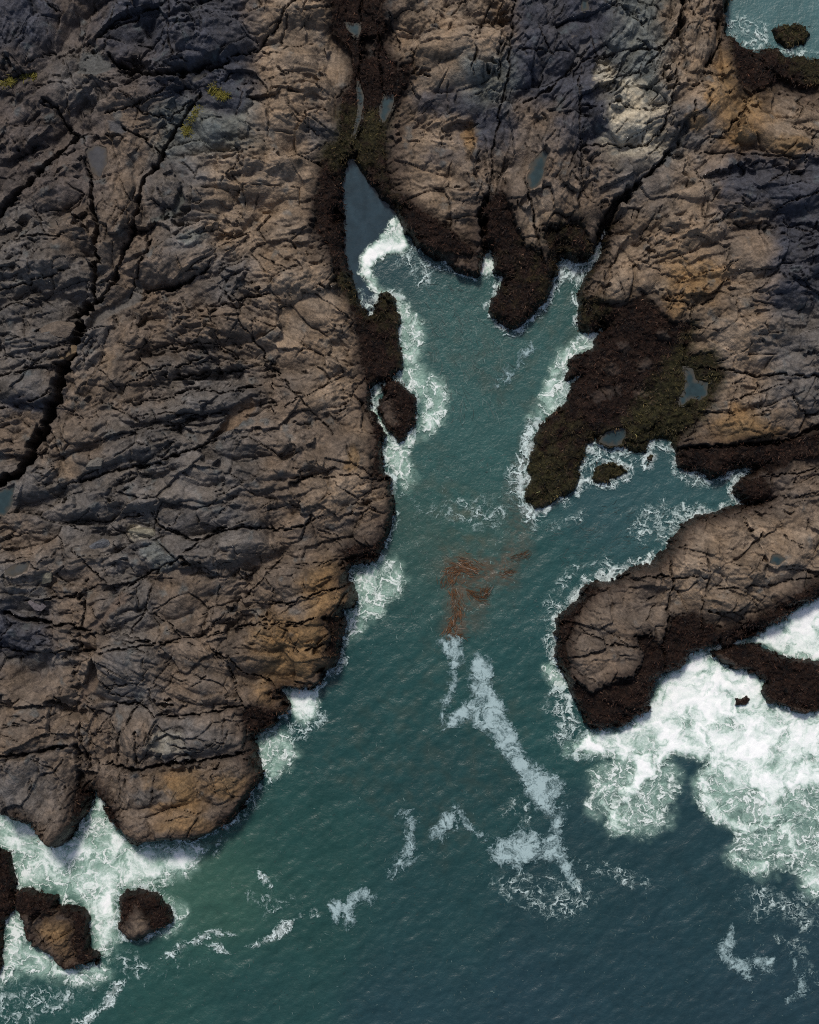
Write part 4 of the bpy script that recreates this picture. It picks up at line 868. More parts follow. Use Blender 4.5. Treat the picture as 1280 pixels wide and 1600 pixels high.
# ------------------------------------------------------------------ white water: style, strength, edge softness px, label, outlines (photo pixels at sea level)
FOAM = [
 ('surf', 1.0, 14, 'thick white surf bursting below the blunt promontory and the black outcrop', [[(940, 1140), (985, 1127), (1012, 1110), (1018, 1090), (1022, 1068), (1030, 1056), (1060, 1045), (1078, 1020), (1095, 1013), (1112, 1016), (1130, 1034), (1155, 1044), (1182, 1050), (1198, 1066), (1196, 1082), (1225, 1104), (1330, 1118), (1330, 1175), (1240, 1195), (1215, 1225), (1160, 1238), (1110, 1195), (1060, 1178), (1010, 1190), (960, 1186), (905, 1182), (880, 1166), (905, 1150)]]),
 ('surf', .50, 14, 'left rounded lobe of pale green churned water below the white surf', [[(930, 1195), (985, 1178), (1050, 1180), (1068, 1205), (1052, 1250), (1040, 1290), (1000, 1308), (955, 1300), (925, 1265), (918, 1225)]]),
 ('surf', .62, 14, 'middle rounded lobe of churned water spreading from the white surf', [[(1085, 1215), (1100, 1190), (1200, 1195), (1330, 1165), (1330, 1300), (1240, 1285), (1200, 1300), (1150, 1300), (1105, 1270)]]),
 ('surf', .54, 14, 'outermost pale fan of churned water at the right edge below the surf', [[(1135, 1335), (1165, 1295), (1230, 1280), (1330, 1270), (1330, 1390), (1265, 1402), (1235, 1368), (1190, 1368), (1150, 1352)]]),
 ('surf', 1.0, 11, 'white arm of surf curving through the left rounded lobe', [[(1000, 1178), (1044, 1176), (1024, 1205), (1004, 1235), (980, 1262), (968, 1284), (988, 1298), (966, 1304), (944, 1290), (950, 1262), (974, 1230), (988, 1205)]]),
 ('surf', .92, 9, 'white rim along the lower edge of the middle rounded lobe', [[(1086, 1214), (1100, 1204), (1112, 1240), (1130, 1266), (1160, 1286), (1195, 1284), (1216, 1268), (1208, 1294), (1166, 1305), (1120, 1286), (1094, 1252)]]),
 ('surf', .96, 14, 'broad white arm of surf reaching from the thick surf to the right edge', [[(1150, 1200), (1230, 1188), (1330, 1165), (1330, 1215), (1250, 1235), (1200, 1264), (1184, 1244), (1160, 1232)]]),
 ('surf', .85, 7, 'small white tip at the lower end of the outermost pale fan', [[(1140, 1334), (1165, 1340), (1195, 1344), (1206, 1334), (1201, 1362), (1175, 1367), (1150, 1353)]]),
 ('surf', 1.0, 7, 'bright white water filling the gap behind the black outcrop', [[(1108, 1014), (1150, 1000), (1185, 987), (1215, 970), (1250, 945), (1340, 905), (1340, 1040), (1250, 1030), (1225, 1024), (1200, 1010), (1170, 1006)]]),
 ('surf', .80, 18, 'wide milky surf washing between the left promontories and the sea rocks', [[(-60, 1245), (12, 1266), (45, 1283), (80, 1308), (97, 1320), (118, 1298), (148, 1256), (155, 1230), (180, 1286), (205, 1312), (240, 1318), (270, 1320), (318, 1322), (312, 1352), (280, 1372), (230, 1384), (192, 1392), (186, 1420), (182, 1450), (168, 1492), (150, 1482), (142, 1450), (138, 1425), (125, 1410), (95, 1410), (90, 1398), (50, 1385), (25, 1385), (20, 1326), (-60, 1320)]]),
 ('surf', .66, 14, 'surf swirling around the foot of the brown topped sea rock', [[(6, 1440), (27, 1410), (42, 1445), (48, 1470), (80, 1488), (100, 1510), (150, 1503), (168, 1520), (150, 1540), (110, 1536), (60, 1528), (30, 1512), (0, 1545), (-60, 1560), (-60, 1545), (5, 1520)]]),
 ('surf', .62, 8, 'white curl of surf against the small round rock', [[(244, 1398), (262, 1400), (290, 1412), (292, 1425), (284, 1452), (262, 1464), (236, 1464), (262, 1448), (272, 1430), (262, 1412)]]),
 ('surf', .62, 10, 'lacy surf patch in the cove below the highest weedy corner of the left coast', [[(548, 888), (578, 878), (598, 866), (626, 880), (632, 905), (626, 932), (604, 942), (604, 962), (576, 970), (560, 990), (544, 1004), (542, 960), (556, 944), (556, 914)]]),
 ('surf', .92, 8, 'dense white pocket of surf tucked under the ochre ledge', [[(440, 1077), (495, 1076), (497, 1098), (492, 1122), (476, 1132), (460, 1120), (455, 1100)]]),
 ('lace', .56, 14, 'thin lace of foam drifting off the white pocket under the ochre ledge', [[(470, 1108), (505, 1105), (520, 1120), (505, 1145), (470, 1155), (440, 1165), (430, 1150), (446, 1130)]]),
 ('surf', .72, 10, 'surf patch against the end of the long pale grey slab', [[(398, 1152), (428, 1140), (450, 1150), (466, 1180), (446, 1205), (424, 1214), (410, 1200), (404, 1176)]]),
 ('lace', .62, 12, 'string of foam running down the side of the square ochre block', [[(408, 1215), (436, 1208), (410, 1255), (378, 1285), (352, 1300), (346, 1332), (334, 1340), (334, 1308), (368, 1284), (392, 1250)]]),
 ('surf', 1.0, 7, 'bright white plume curling at the end of the calm blue pool', [[(597, 362), (608, 345), (620, 341), (631, 350), (634, 366), (640, 385), (628, 395), (605, 398), (585, 412), (582, 432), (596, 452), (608, 462), (592, 464), (574, 448), (563, 428), (564, 404), (574, 386), (590, 376)]]),
 ('lace', .66, 12, 'trailing threads of foam sweeping right from the curling plume', [[(640, 372), (655, 388), (668, 408), (690, 412), (715, 428), (748, 436), (772, 430), (740, 442), (700, 430), (682, 424), (676, 450), (660, 462), (650, 440), (636, 420), (622, 410), (630, 390)]]),
 ('surf', .66, 10, 'ragged band of surf along the left bank of the channel', [[(602, 456), (624, 462), (645, 485), (660, 505), (662, 540), (656, 565), (690, 592), (702, 620), (694, 655), (664, 690), (650, 676), (660, 640), (645, 612), (626, 592), (630, 568), (624, 540), (625, 505)]]),
 ('surf', .68, 9, 'pale surf tail below the seaweed rock on the left bank', [[(600, 690), (622, 692), (640, 672), (648, 690), (640, 718), (650, 748), (636, 764), (618, 742), (602, 722)]]),
 ('surf', .95, 3, 'thin white rivulet squeezed between the left bank and the seaweed rock', [[(577, 572), (581, 595), (592, 604), (606, 596), (618, 590), (608, 602), (594, 610), (590, 626), (586, 618), (580, 600)], [(577, 638), (588, 642), (594, 656), (604, 676), (608, 690), (598, 690), (594, 672), (586, 655)]]),
 ('surf', .60, 10, 'broken white surf running along the seaweed ledge on the right bank', [[(955, 506), (940, 508), (922, 519), (905, 533), (872, 545), (862, 572), (852, 604), (838, 634), (822, 652), (848, 655), (872, 640), (892, 622), (892, 600), (886, 590), (892, 560), (925, 548), (932, 528)]]),
 ('lace', .66, 12, 'lace of foam around the lower tip of the seaweed ledge', [[(824, 650), (812, 675), (806, 702), (792, 735), (789, 768), (804, 794), (816, 815), (838, 828), (846, 812), (832, 796), (822, 788), (820, 762), (826, 745), (822, 735), (832, 704), (840, 680), (850, 656)]]),
 ('surf', .95, 3, 'small white spout in the crack between the two middle headlands', [[(757, 394), (765, 390), (771, 404), (772, 426), (756, 432), (748, 428), (751, 410)]]),
 ('surf', .9, 2, 'short white splash at the side of the black weedy tip', [[(779, 430), (786, 430), (786, 440), (782, 456), (779, 446)]]),
 ('lace', .72, 8, 'foam collecting in the narrow head of the middle inlet', [[(862, 414), (878, 400), (896, 408), (924, 406), (920, 430), (908, 446), (905, 470), (904, 500), (896, 480), (897, 445), (884, 440), (876, 452), (860, 474), (842, 490), (820, 512), (800, 522), (816, 505), (845, 480), (858, 452), (874, 434)]]),
 ('surf', 1.0, 2.5, 'white thread of water in the deep crack beside the middle headland', [[(947, 352), (949, 360), (941, 384), (932, 408), (922, 412), (926, 400), (936, 375)]]),
 ('lace', .70, 9, 'lace of foam around the shores of the right side inlet', [[(905, 735), (914, 712), (930, 690), (945, 692), (968, 700), (1000, 708), (1014, 690), (1026, 682), (1050, 688), (1060, 706), (1056, 724), (1062, 734), (1100, 744), (1116, 752), (1146, 736), (1184, 728), (1176, 738), (1156, 748), (1150, 762), (1152, 778), (1186, 785), (1130, 796), (1138, 770), (1136, 752), (1118, 762), (1080, 760), (1052, 746), (1044, 716), (1022, 706), (1000, 722), (958, 714), (925, 728), (912, 748), (900, 765)]]),
 ('lace', .52, 16, 'sparse foam flecks in the middle of the right side inlet', [[(985, 800), (1020, 785), (1075, 782), (1120, 790), (1080, 806), (1058, 826), (1040, 850), (1000, 850), (975, 830)], [(850, 815), (900, 800), (940, 800), (900, 815), (870, 830)]]),
 ('lace', .62, 14, 'lacy foam fringe along the left shore of the blunt promontory', [[(1020, 876), (975, 888), (935, 890), (905, 892), (886, 925), (868, 952), (860, 975), (864, 1010), (866, 1045), (884, 1070), (900, 1100), (920, 1134), (935, 1146), (905, 1170), (872, 1150), (852, 1110), (850, 1060), (858, 1020), (846, 975), (852, 945), (874, 908), (900, 880), (950, 874)]]),
 ('surf', .62, 9, 'brighter knot of foam at the left side of the blunt promontory', [[(850, 1042), (862, 1036), (876, 1050), (886, 1070), (872, 1076), (856, 1066)]]),
 ('lace', .60, 16, 'veil of foam curling left from the thick white surf', [[(930, 1140), (900, 1146), (872, 1130), (856, 1150), (870, 1178), (905, 1190), (945, 1185), (960, 1150)]]),
 ('lace', .40, 18, 'foam flecks scattered across the middle of the channel', [[(640, 782), (680, 778), (740, 776), (800, 780), (790, 830), (740, 828), (700, 822), (650, 815)]]),
 ('lace', .60, 9, 'bluish foam in the corner inlet at the top right', [[(1130, 30), (1165, 20), (1200, 40), (1206, 66), (1190, 78), (1170, 86), (1150, 78), (1134, 60)], [(1212, 80), (1232, 74), (1262, 72), (1330, 88), (1330, 100), (1248, 94)]]),
 ('slick', .95, 5, 'narrow grey foam ribbon trailing down from the floating brown kelp', [[(688, 1000), (698, 991), (722, 997), (722, 1030), (713, 1046), (720, 1066), (712, 1082), (706, 1096), (694, 1112), (692, 1136), (688, 1112), (694, 1086), (703, 1060), (700, 1036), (694, 1015)]]),
 ('slick', .93, 6, 'largest grey foam slick, a long tongue in the middle of the bay', [[(736, 1035), (746, 1018), (768, 1032), (772, 1070), (786, 1096), (796, 1130), (822, 1180), (852, 1202), (887, 1224), (872, 1250), (862, 1277), (846, 1270), (825, 1258), (815, 1222), (794, 1192), (768, 1156), (740, 1132), (735, 1116), (720, 1130), (700, 1138), (692, 1130), (700, 1112), (716, 1104), (730, 1080)]]),
 ('slick', .93, 6, 'grey foam slick with a long tail below the end of the long tongue', [[(754, 1306), (770, 1318), (790, 1308), (815, 1294), (836, 1300), (850, 1318), (862, 1290), (870, 1268), (880, 1244), (884, 1270), (876, 1300), (886, 1330), (896, 1360), (908, 1385), (900, 1402), (884, 1376), (870, 1352), (850, 1342), (830, 1348), (806, 1363), (790, 1351), (765, 1341)]]),
 ('slick', .80, 8, 'broken grey foam scrap, leftmost of the chain across the bay', [[(616, 1268), (640, 1263), (657, 1284), (646, 1305), (652, 1335), (640, 1354), (608, 1371), (620, 1340), (640, 1310), (628, 1290)]]),
 ('slick', .88, 5, 'small grey foam patch between the broken scrap and the tailed slick', [[(671, 1302), (688, 1275), (706, 1266), (721, 1280), (716, 1295), (700, 1300), (690, 1313), (675, 1311)], [(708, 1258), (716, 1256), (732, 1288), (758, 1304), (752, 1310), (726, 1296)]]),
 ('slick', .92, 5, 'pale foam patch shaped like a forked tooth, alone in the lower bay', [[(514, 1410), (538, 1406), (553, 1386), (575, 1387), (588, 1400), (580, 1411), (560, 1410), (549, 1420), (553, 1440), (541, 1447), (534, 1426), (527, 1444), (519, 1430)]]),
 ('slick', .85, 4, 'two little foam scraps in the upper channel near the weedy tip', [[(777, 604), (786, 576), (796, 568), (800, 584), (790, 596)], [(806, 578), (812, 556), (826, 538), (838, 545), (828, 560), (814, 574)]]),
 ('slick', .86, 6, 'bent foam scrap in the dark water near the bottom right corner', [[(1118, 1480), (1128, 1466), (1142, 1446), (1148, 1468), (1140, 1490), (1164, 1500), (1180, 1494), (1211, 1494), (1206, 1526), (1190, 1520), (1176, 1506), (1172, 1532), (1150, 1520), (1130, 1502)]]),
 ('slick', .76, 7, 'thin foam scrap at the right edge of the dark water', [[(1236, 1494), (1246, 1500), (1258, 1532), (1262, 1548), (1246, 1562), (1232, 1562), (1246, 1532)]]),
 ('lace', .78, 6, 'arc of broken foam right of the small round rock', [[(246, 1498), (275, 1476), (300, 1466), (312, 1456), (334, 1450), (372, 1462), (336, 1462), (318, 1474), (290, 1484), (262, 1502)], [(318, 1474), (345, 1474), (362, 1490), (340, 1488)]]),
 ('lace', .80, 6, 'thin slanting foam streak in the lower left bay', [[(376, 1480), (420, 1460), (440, 1438), (468, 1434), (448, 1460), (400, 1482)], [(482, 1422), (496, 1408), (498, 1430), (486, 1432)]]),
 ('lace', .80, 8, 'pale foam streak beside the bottom edge at the lower left', [[(106, 1600), (140, 1575), (165, 1558), (176, 1534), (202, 1528), (192, 1546), (176, 1572), (140, 1600)]]),
 ('lace', .74, 5, 'short foam wisp below the corner of the square ochre block', [[(394, 1344), (404, 1350), (418, 1368), (432, 1390), (420, 1394), (404, 1370)]]),
 ('lace', .50, 22, 'scattered foam flecks round the tail of the grey slick', [[(760, 1375), (820, 1365), (870, 1360), (910, 1370), (930, 1400), (900, 1440), (860, 1440), (800, 1410)], [(890, 1340), (960, 1350), (1020, 1380), (990, 1400), (930, 1370)], [(780, 1245), (830, 1250), (830, 1285), (790, 1280)]]),
 ('lace', .46, 24, 'faint foam flecks in the water at the bottom left corner', [[(-60, 1540), (60, 1535), (160, 1545), (110, 1580), (60, 1600), (-60, 1640)], [(170, 1480), (250, 1500), (330, 1500), (240, 1530), (180, 1520)], [(380, 1400), (440, 1380), (470, 1420), (420, 1430)]]),
 ('lace', .50, 22, 'loose foam flecks beyond the outermost pale fan', [[(1150, 1380), (1230, 1385), (1330, 1410), (1330, 1470), (1250, 1450), (1170, 1440)], [(1180, 1450), (1260, 1470), (1280, 1540), (1240, 1490)]]),
]

# thin white lines where the water laps the rock: window outline, width px, strength, label
EDGE = [
 ([(895, 690), (1000, 680), (1200, 715), (1200, 800), (1060, 840), (1000, 800), (1040, 760), (900, 790)], 9, .80, 'thin white lapping line around the shores of the right side inlet'),
 ([(690, 395), (800, 380), (800, 530), (760, 530), (740, 450), (690, 440)], 7, .72, 'thin white lapping line around the left of the black weedy tip'),
 ([(800, 540), (800, 470), (850, 395), (960, 340), (960, 500), (880, 520), (840, 540)], 8, .85, 'thin white lapping line in the narrow head of the middle inlet'),
 ([(780, 830), (780, 640), (850, 540), (960, 500), (920, 620), (850, 700), (900, 800)], 12, .82, 'thin white lapping line along the outer side of the weed ledge'),
 ([(560, 630), (560, 450), (720, 450), (720, 700), (660, 780), (580, 780)], 10, .75, 'thin white lapping line along the left bank of the channel'),
 ([(830, 1150), (830, 930), (930, 860), (1060, 840), (1020, 900), (900, 980), (900, 1150)], 12, .74, 'thin white lapping line around the blunt promontory'),
 ([(390, 1230), (430, 1060), (530, 930), (540, 860), (640, 780), (660, 900), (600, 1000), (520, 1140), (450, 1230)], 9, .66, 'thin white lapping line along the ledges of the left coast'),
 ([(170, 1480), (170, 1370), (290, 1370), (300, 1480), (230, 1500)], 9, .75, 'thin white lapping line ringing the small round rock'),
 ([(400, 1220), (400, 1330), (300, 1350), (250, 1300), (330, 1250)], 9, .72, 'thin white lapping line at the foot of the square ochre block'),
]

# waves
anis = fbm((UU * .6 + VV * .8) / 26, (UU * .8 - VV * .6) / 60, 3, 150)
chop = fbm((UU * .5 + VV * .86) / 7.5, (UU * .86 - VV * .5) / 13, 3, 155)
OPEN = sstep(780, 1300, VV + .25 * UU)
wz = (.10 * OPEN + .025) * anis + (.014 + .045 * OPEN) * chop
dens_all = np.zeros(UU.shape, F)
foam_data = []
for st_, strength, soft, lab, polys in FOAM:
    m = soft * 2 + 10
    allp = [q for p in polys for q in p]
    sj, si = window(allp, m)
    d = np.full(UU[sj, si].shape, -999, F)
    for p in polys:
        d = np.maximum(d, poly_sd(p, UU[sj, si], VV[sj, si]))
    am = min(soft, 14) if st_ != 'slick' else 9
    soft = soft if st_ != 'slick' else soft + 6
    d = d + am * .75 * WU[sj, si] + am * .45 * WV2[sj, si] + am * .5 * fbm(UU[sj, si] / 18, VV[sj, si] / 18, 4, 157, 2.0, .65)
    if st_ == 'surf' and soft > 10: d = d + 16 * fbm(UU[sj, si] / 55, VV[sj, si] / 55, 3, 159)
    q = sstep(-soft, soft, d)
    big = fbm(UU[sj, si] / 38, VV[sj, si] / 38, 2, 160 + len(foam_data))
    if st_ == 'surf':
        dn = q * np.clip(strength + .22 * big * (1.15 - strength) * 2, 0, 1.05)
    elif st_ == 'lace':
        dn = q * np.clip(strength + .25 * big, 0, 1)
    else:
        dn = sstep(-12, 12, d) * np.clip(strength + .25 * big, 0, 1.1)
    foam_data.append((st_, lab, dn.astype(F), sj, si))
    if st_ == 'surf':
        a = sstep(-soft * 1.0, soft * 1.2, d + soft * .9 * fbm(UU[sj, si] / 12, VV[sj, si] / 12, 3, 158)) * min(1, strength * 1.25)
        dens_all[sj, si] = np.maximum(dens_all[sj, si], a)

for p, wd, strength, lab in EDGE:
    sj, si = window(p, 8)
    m = sstep(-10, 10, poly_sd(p, UU[sj, si], VV[sj, si]))
    x = sdj[sj, si] + wd * (.9 * WU[sj, si] + .5 * WV2[sj, si])
    dn = m * sstep(-wd * 1.7, -wd * .5, x) * np.clip(strength + .5 * fbm(UU[sj, si] / 24, VV[sj, si] / 24, 2, 320), 0, 1)
    foam_data.append(('lace', lab, dn.astype(F), sj, si))

# ------------------------------------------------------------------ the sea
SEA_PTS = [(600, 380, .022, .052, .060), (570, 330, .030, .044, .062), (720, 520, .040, .082, .082), (800, 620, .038, .080, .080), (740, 740, .038, .082, .082), (720, 850, .040, .080, .072), (690, 900, .040, .070, .066), (820, 900, .030, .072, .074), (1050, 780, .036, .074, .084),
 (950, 760, .034, .066, .078), (640, 1000, .024, .062, .064), (800, 1060, .024, .062, .064), (560, 1150, .022, .056, .058), (700, 1250, .022, .052, .056), (450, 1300, .024, .060, .058), (350, 1390, .046, .088, .070), (260, 1350, .07, .12, .095), (500, 1420, .024, .058, .056),
 (250, 1520, .028, .066, .062), (80, 1580, .028, .066, .064), (420, 1560, .024, .056, .058), (650, 1450, .022, .050, .056), (650, 1570, .024, .046, .060), (900, 1420, .022, .044, .054), (1000, 1500, .022, .042, .056), (1200, 1560, .024, .042, .058), (880, 1580, .024, .044, .060), (1100, 1400, .022, .044, .056),
 (1200, 40, .080, .125, .140), (900, 470, .036, .076, .076), (880, 960, .026, .062, .068)]
sc = np.stack(field_rbf(SEA_PTS, 60), -1) * np.array((.70, 1.0, .93), F)
brn = field_rbf([(720, 832, .7), (790, 565, .35), (690, 560, .25), (665, 1060, .25), (640, 720, .3), (1000, 1225, 0), (760, 700, 0), (600, 1000, 0), (900, 900, 0), (740, 470, 0), (730, 960, 0), (700, 640, 0), (820, 830, 0), (640, 830, 0), (400, 1400, 0), (1000, 1400, 0)], 22)[0]
brn = (np.clip(brn, 0, 1) * sstep(-.2, .5, fbm(UU / 22, VV / 22, 3, 170)))[..., None] * .6
sc = sc * (1 - brn) + brn * np.array((.085, .070, .040), F)
rust = field_rbf([(722, 890, 1), (745, 893, .9), (700, 885, .6), (712, 930, .9), (716, 955, .8), (706, 985, .9), (745, 925, .6), (785, 897, .8), (802, 872, .7), (815, 850, .4), (740, 950, .5), (750, 965, .4), (690, 930, 0), (680, 960, 0), (690, 860, .1), (740, 860, .15), (780, 930, .1), (820, 890, .1), (770, 850, .1), (680, 890, .1), (685, 1000, 0), (730, 1010, 0), (770, 970, 0), (640, 900, 0), (840, 920, 0), (720, 820, 0), (850, 850, 0), (760, 1040, 0)], 9)[0]
rust = (rust * sstep(-.35, .35, fbm(UU / 9 + WU, VV / 5, 3, 172) + .15))[..., None] * .75
sc = sc * (1 - rust) + rust * np.array((.105, .054, .028), F)
aer = (dens_all * np.clip(.74 + 1.0 * fbm(UU / 26, VV / 26, 3, 175), .15, 1))[..., None]
AERC = np.array((.30, .46, .38), F)
sc = sc * (1 - aer * .8) + AERC * aer * .8
sc = sc * (1 + .16 * chop[..., None] + .10 * fbm(UU / 5, VV / 9, 2, 177)[..., None])

wi, wj = half(NU), half(NV)
far = [3, 8, 25, 80]
wu = np.concatenate([[U[0] - 40000, U[0] - 8000, U[0] - 1500], U[wi], [U[-1] + 1500, U[-1] + 8000, U[-1] + 40000]])
wvv = np.concatenate([[V[0] - 40000, V[0] - 8000, V[0] - 1500], V[wj], [V[-1] + 1500, V[-1] + 8000, V[-1] + 40000]])
def pad(a):
    a = a[np.ix_(wj, wi)]
    return np.pad(a, [(3, 3), (3, 3)] + [(0, 0)] * (a.ndim - 2), mode='edge')
ph_, pz, pc = pad(h), pad(wz), pad(sc)
pz[:3] = 0; pz[-3:] = 0; pz[:, :3] = 0; pz[:, -3:] = 0
su, sv = np.meshgrid(wu, wvv)
nw, nh = len(wu), len(wvv)
jj, ii = np.mgrid[0:nh - 1, 0:nw - 1]
a = jj * nw + ii
wf = np.stack([a, a + nw, a + nw + 1, a + 1], -1)
hm = np.minimum.reduce([ph_[:-1, :-1], ph_[1:, :-1], ph_[:-1, 1:], ph_[1:, 1:]])
wf = wf[hm < .45]
vi, loc = np.unique(wf, return_inverse=True)
wv_ = np.stack([(su - 640) * S, (800 - sv) * S, pz], -1).reshape(-1, 3)[vi]
link('sea', mesh_from('sea', wv_, loc.reshape(-1, 4), M_SEA, pc.reshape(-1, 3)[vi]), None, 'dark teal sea water filling the channel, the inlets and the bay', 'water', None, 'structure')

# bed of the sea, far below
bedv = np.array([(-2600, -2600, -9), (2600, -2600, -9), (2600, 2600, -9), (-2600, 2600, -9)], F)
link('seabed', mesh_from('seabed', bedv, np.array([[0, 1, 2, 3]]), M_ROCK, np.full((4, 3), .08, F), {'wet': np.ones(4)}), None, 'rock bed under the sea', 'seabed', None, 'structure')

# ------------------------------------------------------------------ pools
def patch(name, mask_v, z, sj, si, material, cols, floats=None):
    """grid faces of a window where mask_v holds"""
    nj, ni = mask_v.shape
    jj, ii = np.mgrid[0:nj - 1, 0:ni - 1]
    a = jj * ni + ii
    f = np.stack([a, a + ni, a + ni + 1, a + 1], -1)
    k = mask_v[:-1, :-1] | mask_v[1:, :-1] | mask_v[:-1, 1:] | mask_v[1:, 1:]
    f = f[k]
    vi, loc = np.unique(f, return_inverse=True)
    v = np.stack([PX[sj, si], PY[sj, si], z], -1).reshape(-1, 3)[vi]
    fl = {n: x.ravel()[vi] for n, x in (floats or {}).items()}
    return mesh_from(name, v, loc.reshape(-1, 4), material, None if cols is None else cols.reshape(-1, 3)[vi], fl)

for lab, lev, d, sj, si in pool_data:
    z = np.full(d.shape, lev, F)
    c = np.empty(d.shape + (3,), F); c[:] = (.024, .043, .048)
    if 'muddy' in lab: c[:] = (.060, .060, .064)
    if 'dark' in lab: c[:] = (.06, .062, .058)
    c = c * (1 + .4 * fbm(UU[sj, si] / 10, VV[sj, si] / 10, 3, 180)[..., None])
    mg = (sstep(7, -1, d + 5 * WU2[sj, si]) * .75)[..., None]
    c = c * (1 - mg) + mg * np.array((.075, .062, .045), F)
    link('tide_pool', patch('tide_pool', d > -2.5, z, sj, si, M_POOL, c), None, lab, 'pool', 'still pools in the rock')
sj, si = window(CALM, 20)
d = poly_sd(CALM, UU[sj, si], VV[sj, si])
c = np.empty(d.shape + (3,), F); c[:] = (.024, .044, .058)
c = c * (1 + .5 * fbm(UU[sj, si] / 16, VV[sj, si] / 24, 4, 182)[..., None])
mg = (sstep(9, -2, d + 6 * WU2[sj, si] + 5 * WU[sj, si]) * .6)[..., None]
c = c * (1 - mg) + mg * np.array((.050, .045, .036), F)
link('tide_pool', patch('tide_pool', d > 0, np.full(d.shape, .10, F), sj, si, M_POOL, c), None, 'largest pool, calm dark blue water above the curling white plume', 'pool', 'still pools in the rock')

# ------------------------------------------------------------------ foam sheets
print('foam', time.time() - T0)
for n, (st_, lab, dn, sj, si) in enumerate(foam_data):
    hh = h[sj, si]
    uu, vv = UU[sj, si], VV[sj, si]
    lumpy = .5 + .22 * fbm(uu / 11, vv / 11, 2, 190) + .4 * fbm(uu / 30, vv / 30, 2, 195) + .7 * np.abs(fbm(uu / 24, vv / 24, 3, 197))
    thick = {'surf': .22, 'lace': .06, 'slick': .02}[st_]
    z = np.maximum(wz[sj, si], np.maximum(0, .1 * (dn > 0))) * 1.0 + .035 + .003 * (n % 9) + thick * np.clip(dn - .35, 0, 1) ** 1.5 * np.clip(lumpy, 0, 1.6)
    mask = (dn > .05) & (hh < .9)
    if not mask.any(): continue
    m = {'surf': M_SURF, 'lace': M_LACE, 'slick': M_SLICK}[st_]
    nm = {'surf': 'surf_patch', 'lace': 'foam_lace', 'slick': 'foam_slick'}[st_]
    link(nm, patch(nm, mask, z, sj, si, m, None, {'dens': dn}), None, lab, 'foam', {'surf': 'breaking surf along the rocks', 'lace': 'thin foam on the water', 'slick': 'floating foam slicks'}[st_])

# ------------------------------------------------------------------ blades: seaweed fronds, floating kelp, grass
def blades(name, px, py, pz, ang, length, width, curl, lift, cols, material, seg=3):
    """flat tapering strips lying on a surface"""
    n = len(px)
    t = np.linspace(0, 1, seg + 1)[None, :]
    a = ang[:, None] + curl[:, None] * t
    x = px[:, None] + np.cumsum(np.cos(a) * length[:, None] / seg, 1); y = py[:, None] + np.cumsum(np.sin(a) * length[:, None] / seg, 1)
    z = pz[:, None] + lift[:, None] * np.sin(t * 2.6)
    w = width[:, None] * (.35 + .65 * np.sin(np.clip(t * 2.7 + .35, 0, 3.05)))
    nx, ny = -np.sin(a), np.cos(a)
    L = np.stack([x - nx * w, y - ny * w, z], -1); R = np.stack([x + nx * w, y + ny * w, z + .012], -1)
    v = np.stack([L, R], 2).reshape(n, -1, 3)
    base = np.arange(n)[:, None, None] * (2 * (seg + 1))
    q = np.array([[2 * i, 2 * i + 1, 2 * i + 3, 2 * i + 2] for i in range(seg)])[None]
    f = (base + q).reshape(-1, 4)
    return mesh_from(name, v.reshape(-1, 3), f, material, np.repeat(cols, 2 * (seg + 1), 0))

rs = np.random.RandomState(11)
inframe = (UU > -20) & (UU < 1300) & (VV > -20) & (VV < 1620)
cand = np.where((K > .6) & (h > .02) & inframe & (sd > 1))
for r, root in roots.items():
    sel = REGION[cand] == r
    n = int(sel.sum() * .26)
    if n < 30: continue
    pick = rs.choice(np.where(sel)[0], n)
    j, i = cand[0][pick], cand[1][pick]
    flow = fbm(UU[j, i] / 30, VV[j, i] / 30, 2, 200) * 5
    tone = np.clip(np.exp(rs.normal(0, .6, n)), .2, 3.0)
    tone = np.where(rs.rand(n) < .035, tone * 3.0, tone)
    c = np.clip(col[j, i] * tone[:, None] * np.array((1.1, .98, .9)), .004, .3)
    off = np.array(root.location[:])
    me = blades('seaweed_fronds', PX[j, i] - off[0] + rs.uniform(-.04, .04, n), PY[j, i] - off[1] + rs.uniform(-.04, .04, n), h[j, i] + .02, flow + rs.normal(0, .9, n), rs.uniform(.10, .30, n), rs.uniform(.014, .032, n), rs.normal(0, .9, n), rs.uniform(.01, .06, n), c.astype(F), M_FROND, 2)
    link('seaweed_fronds', me, root, kind='stuff')

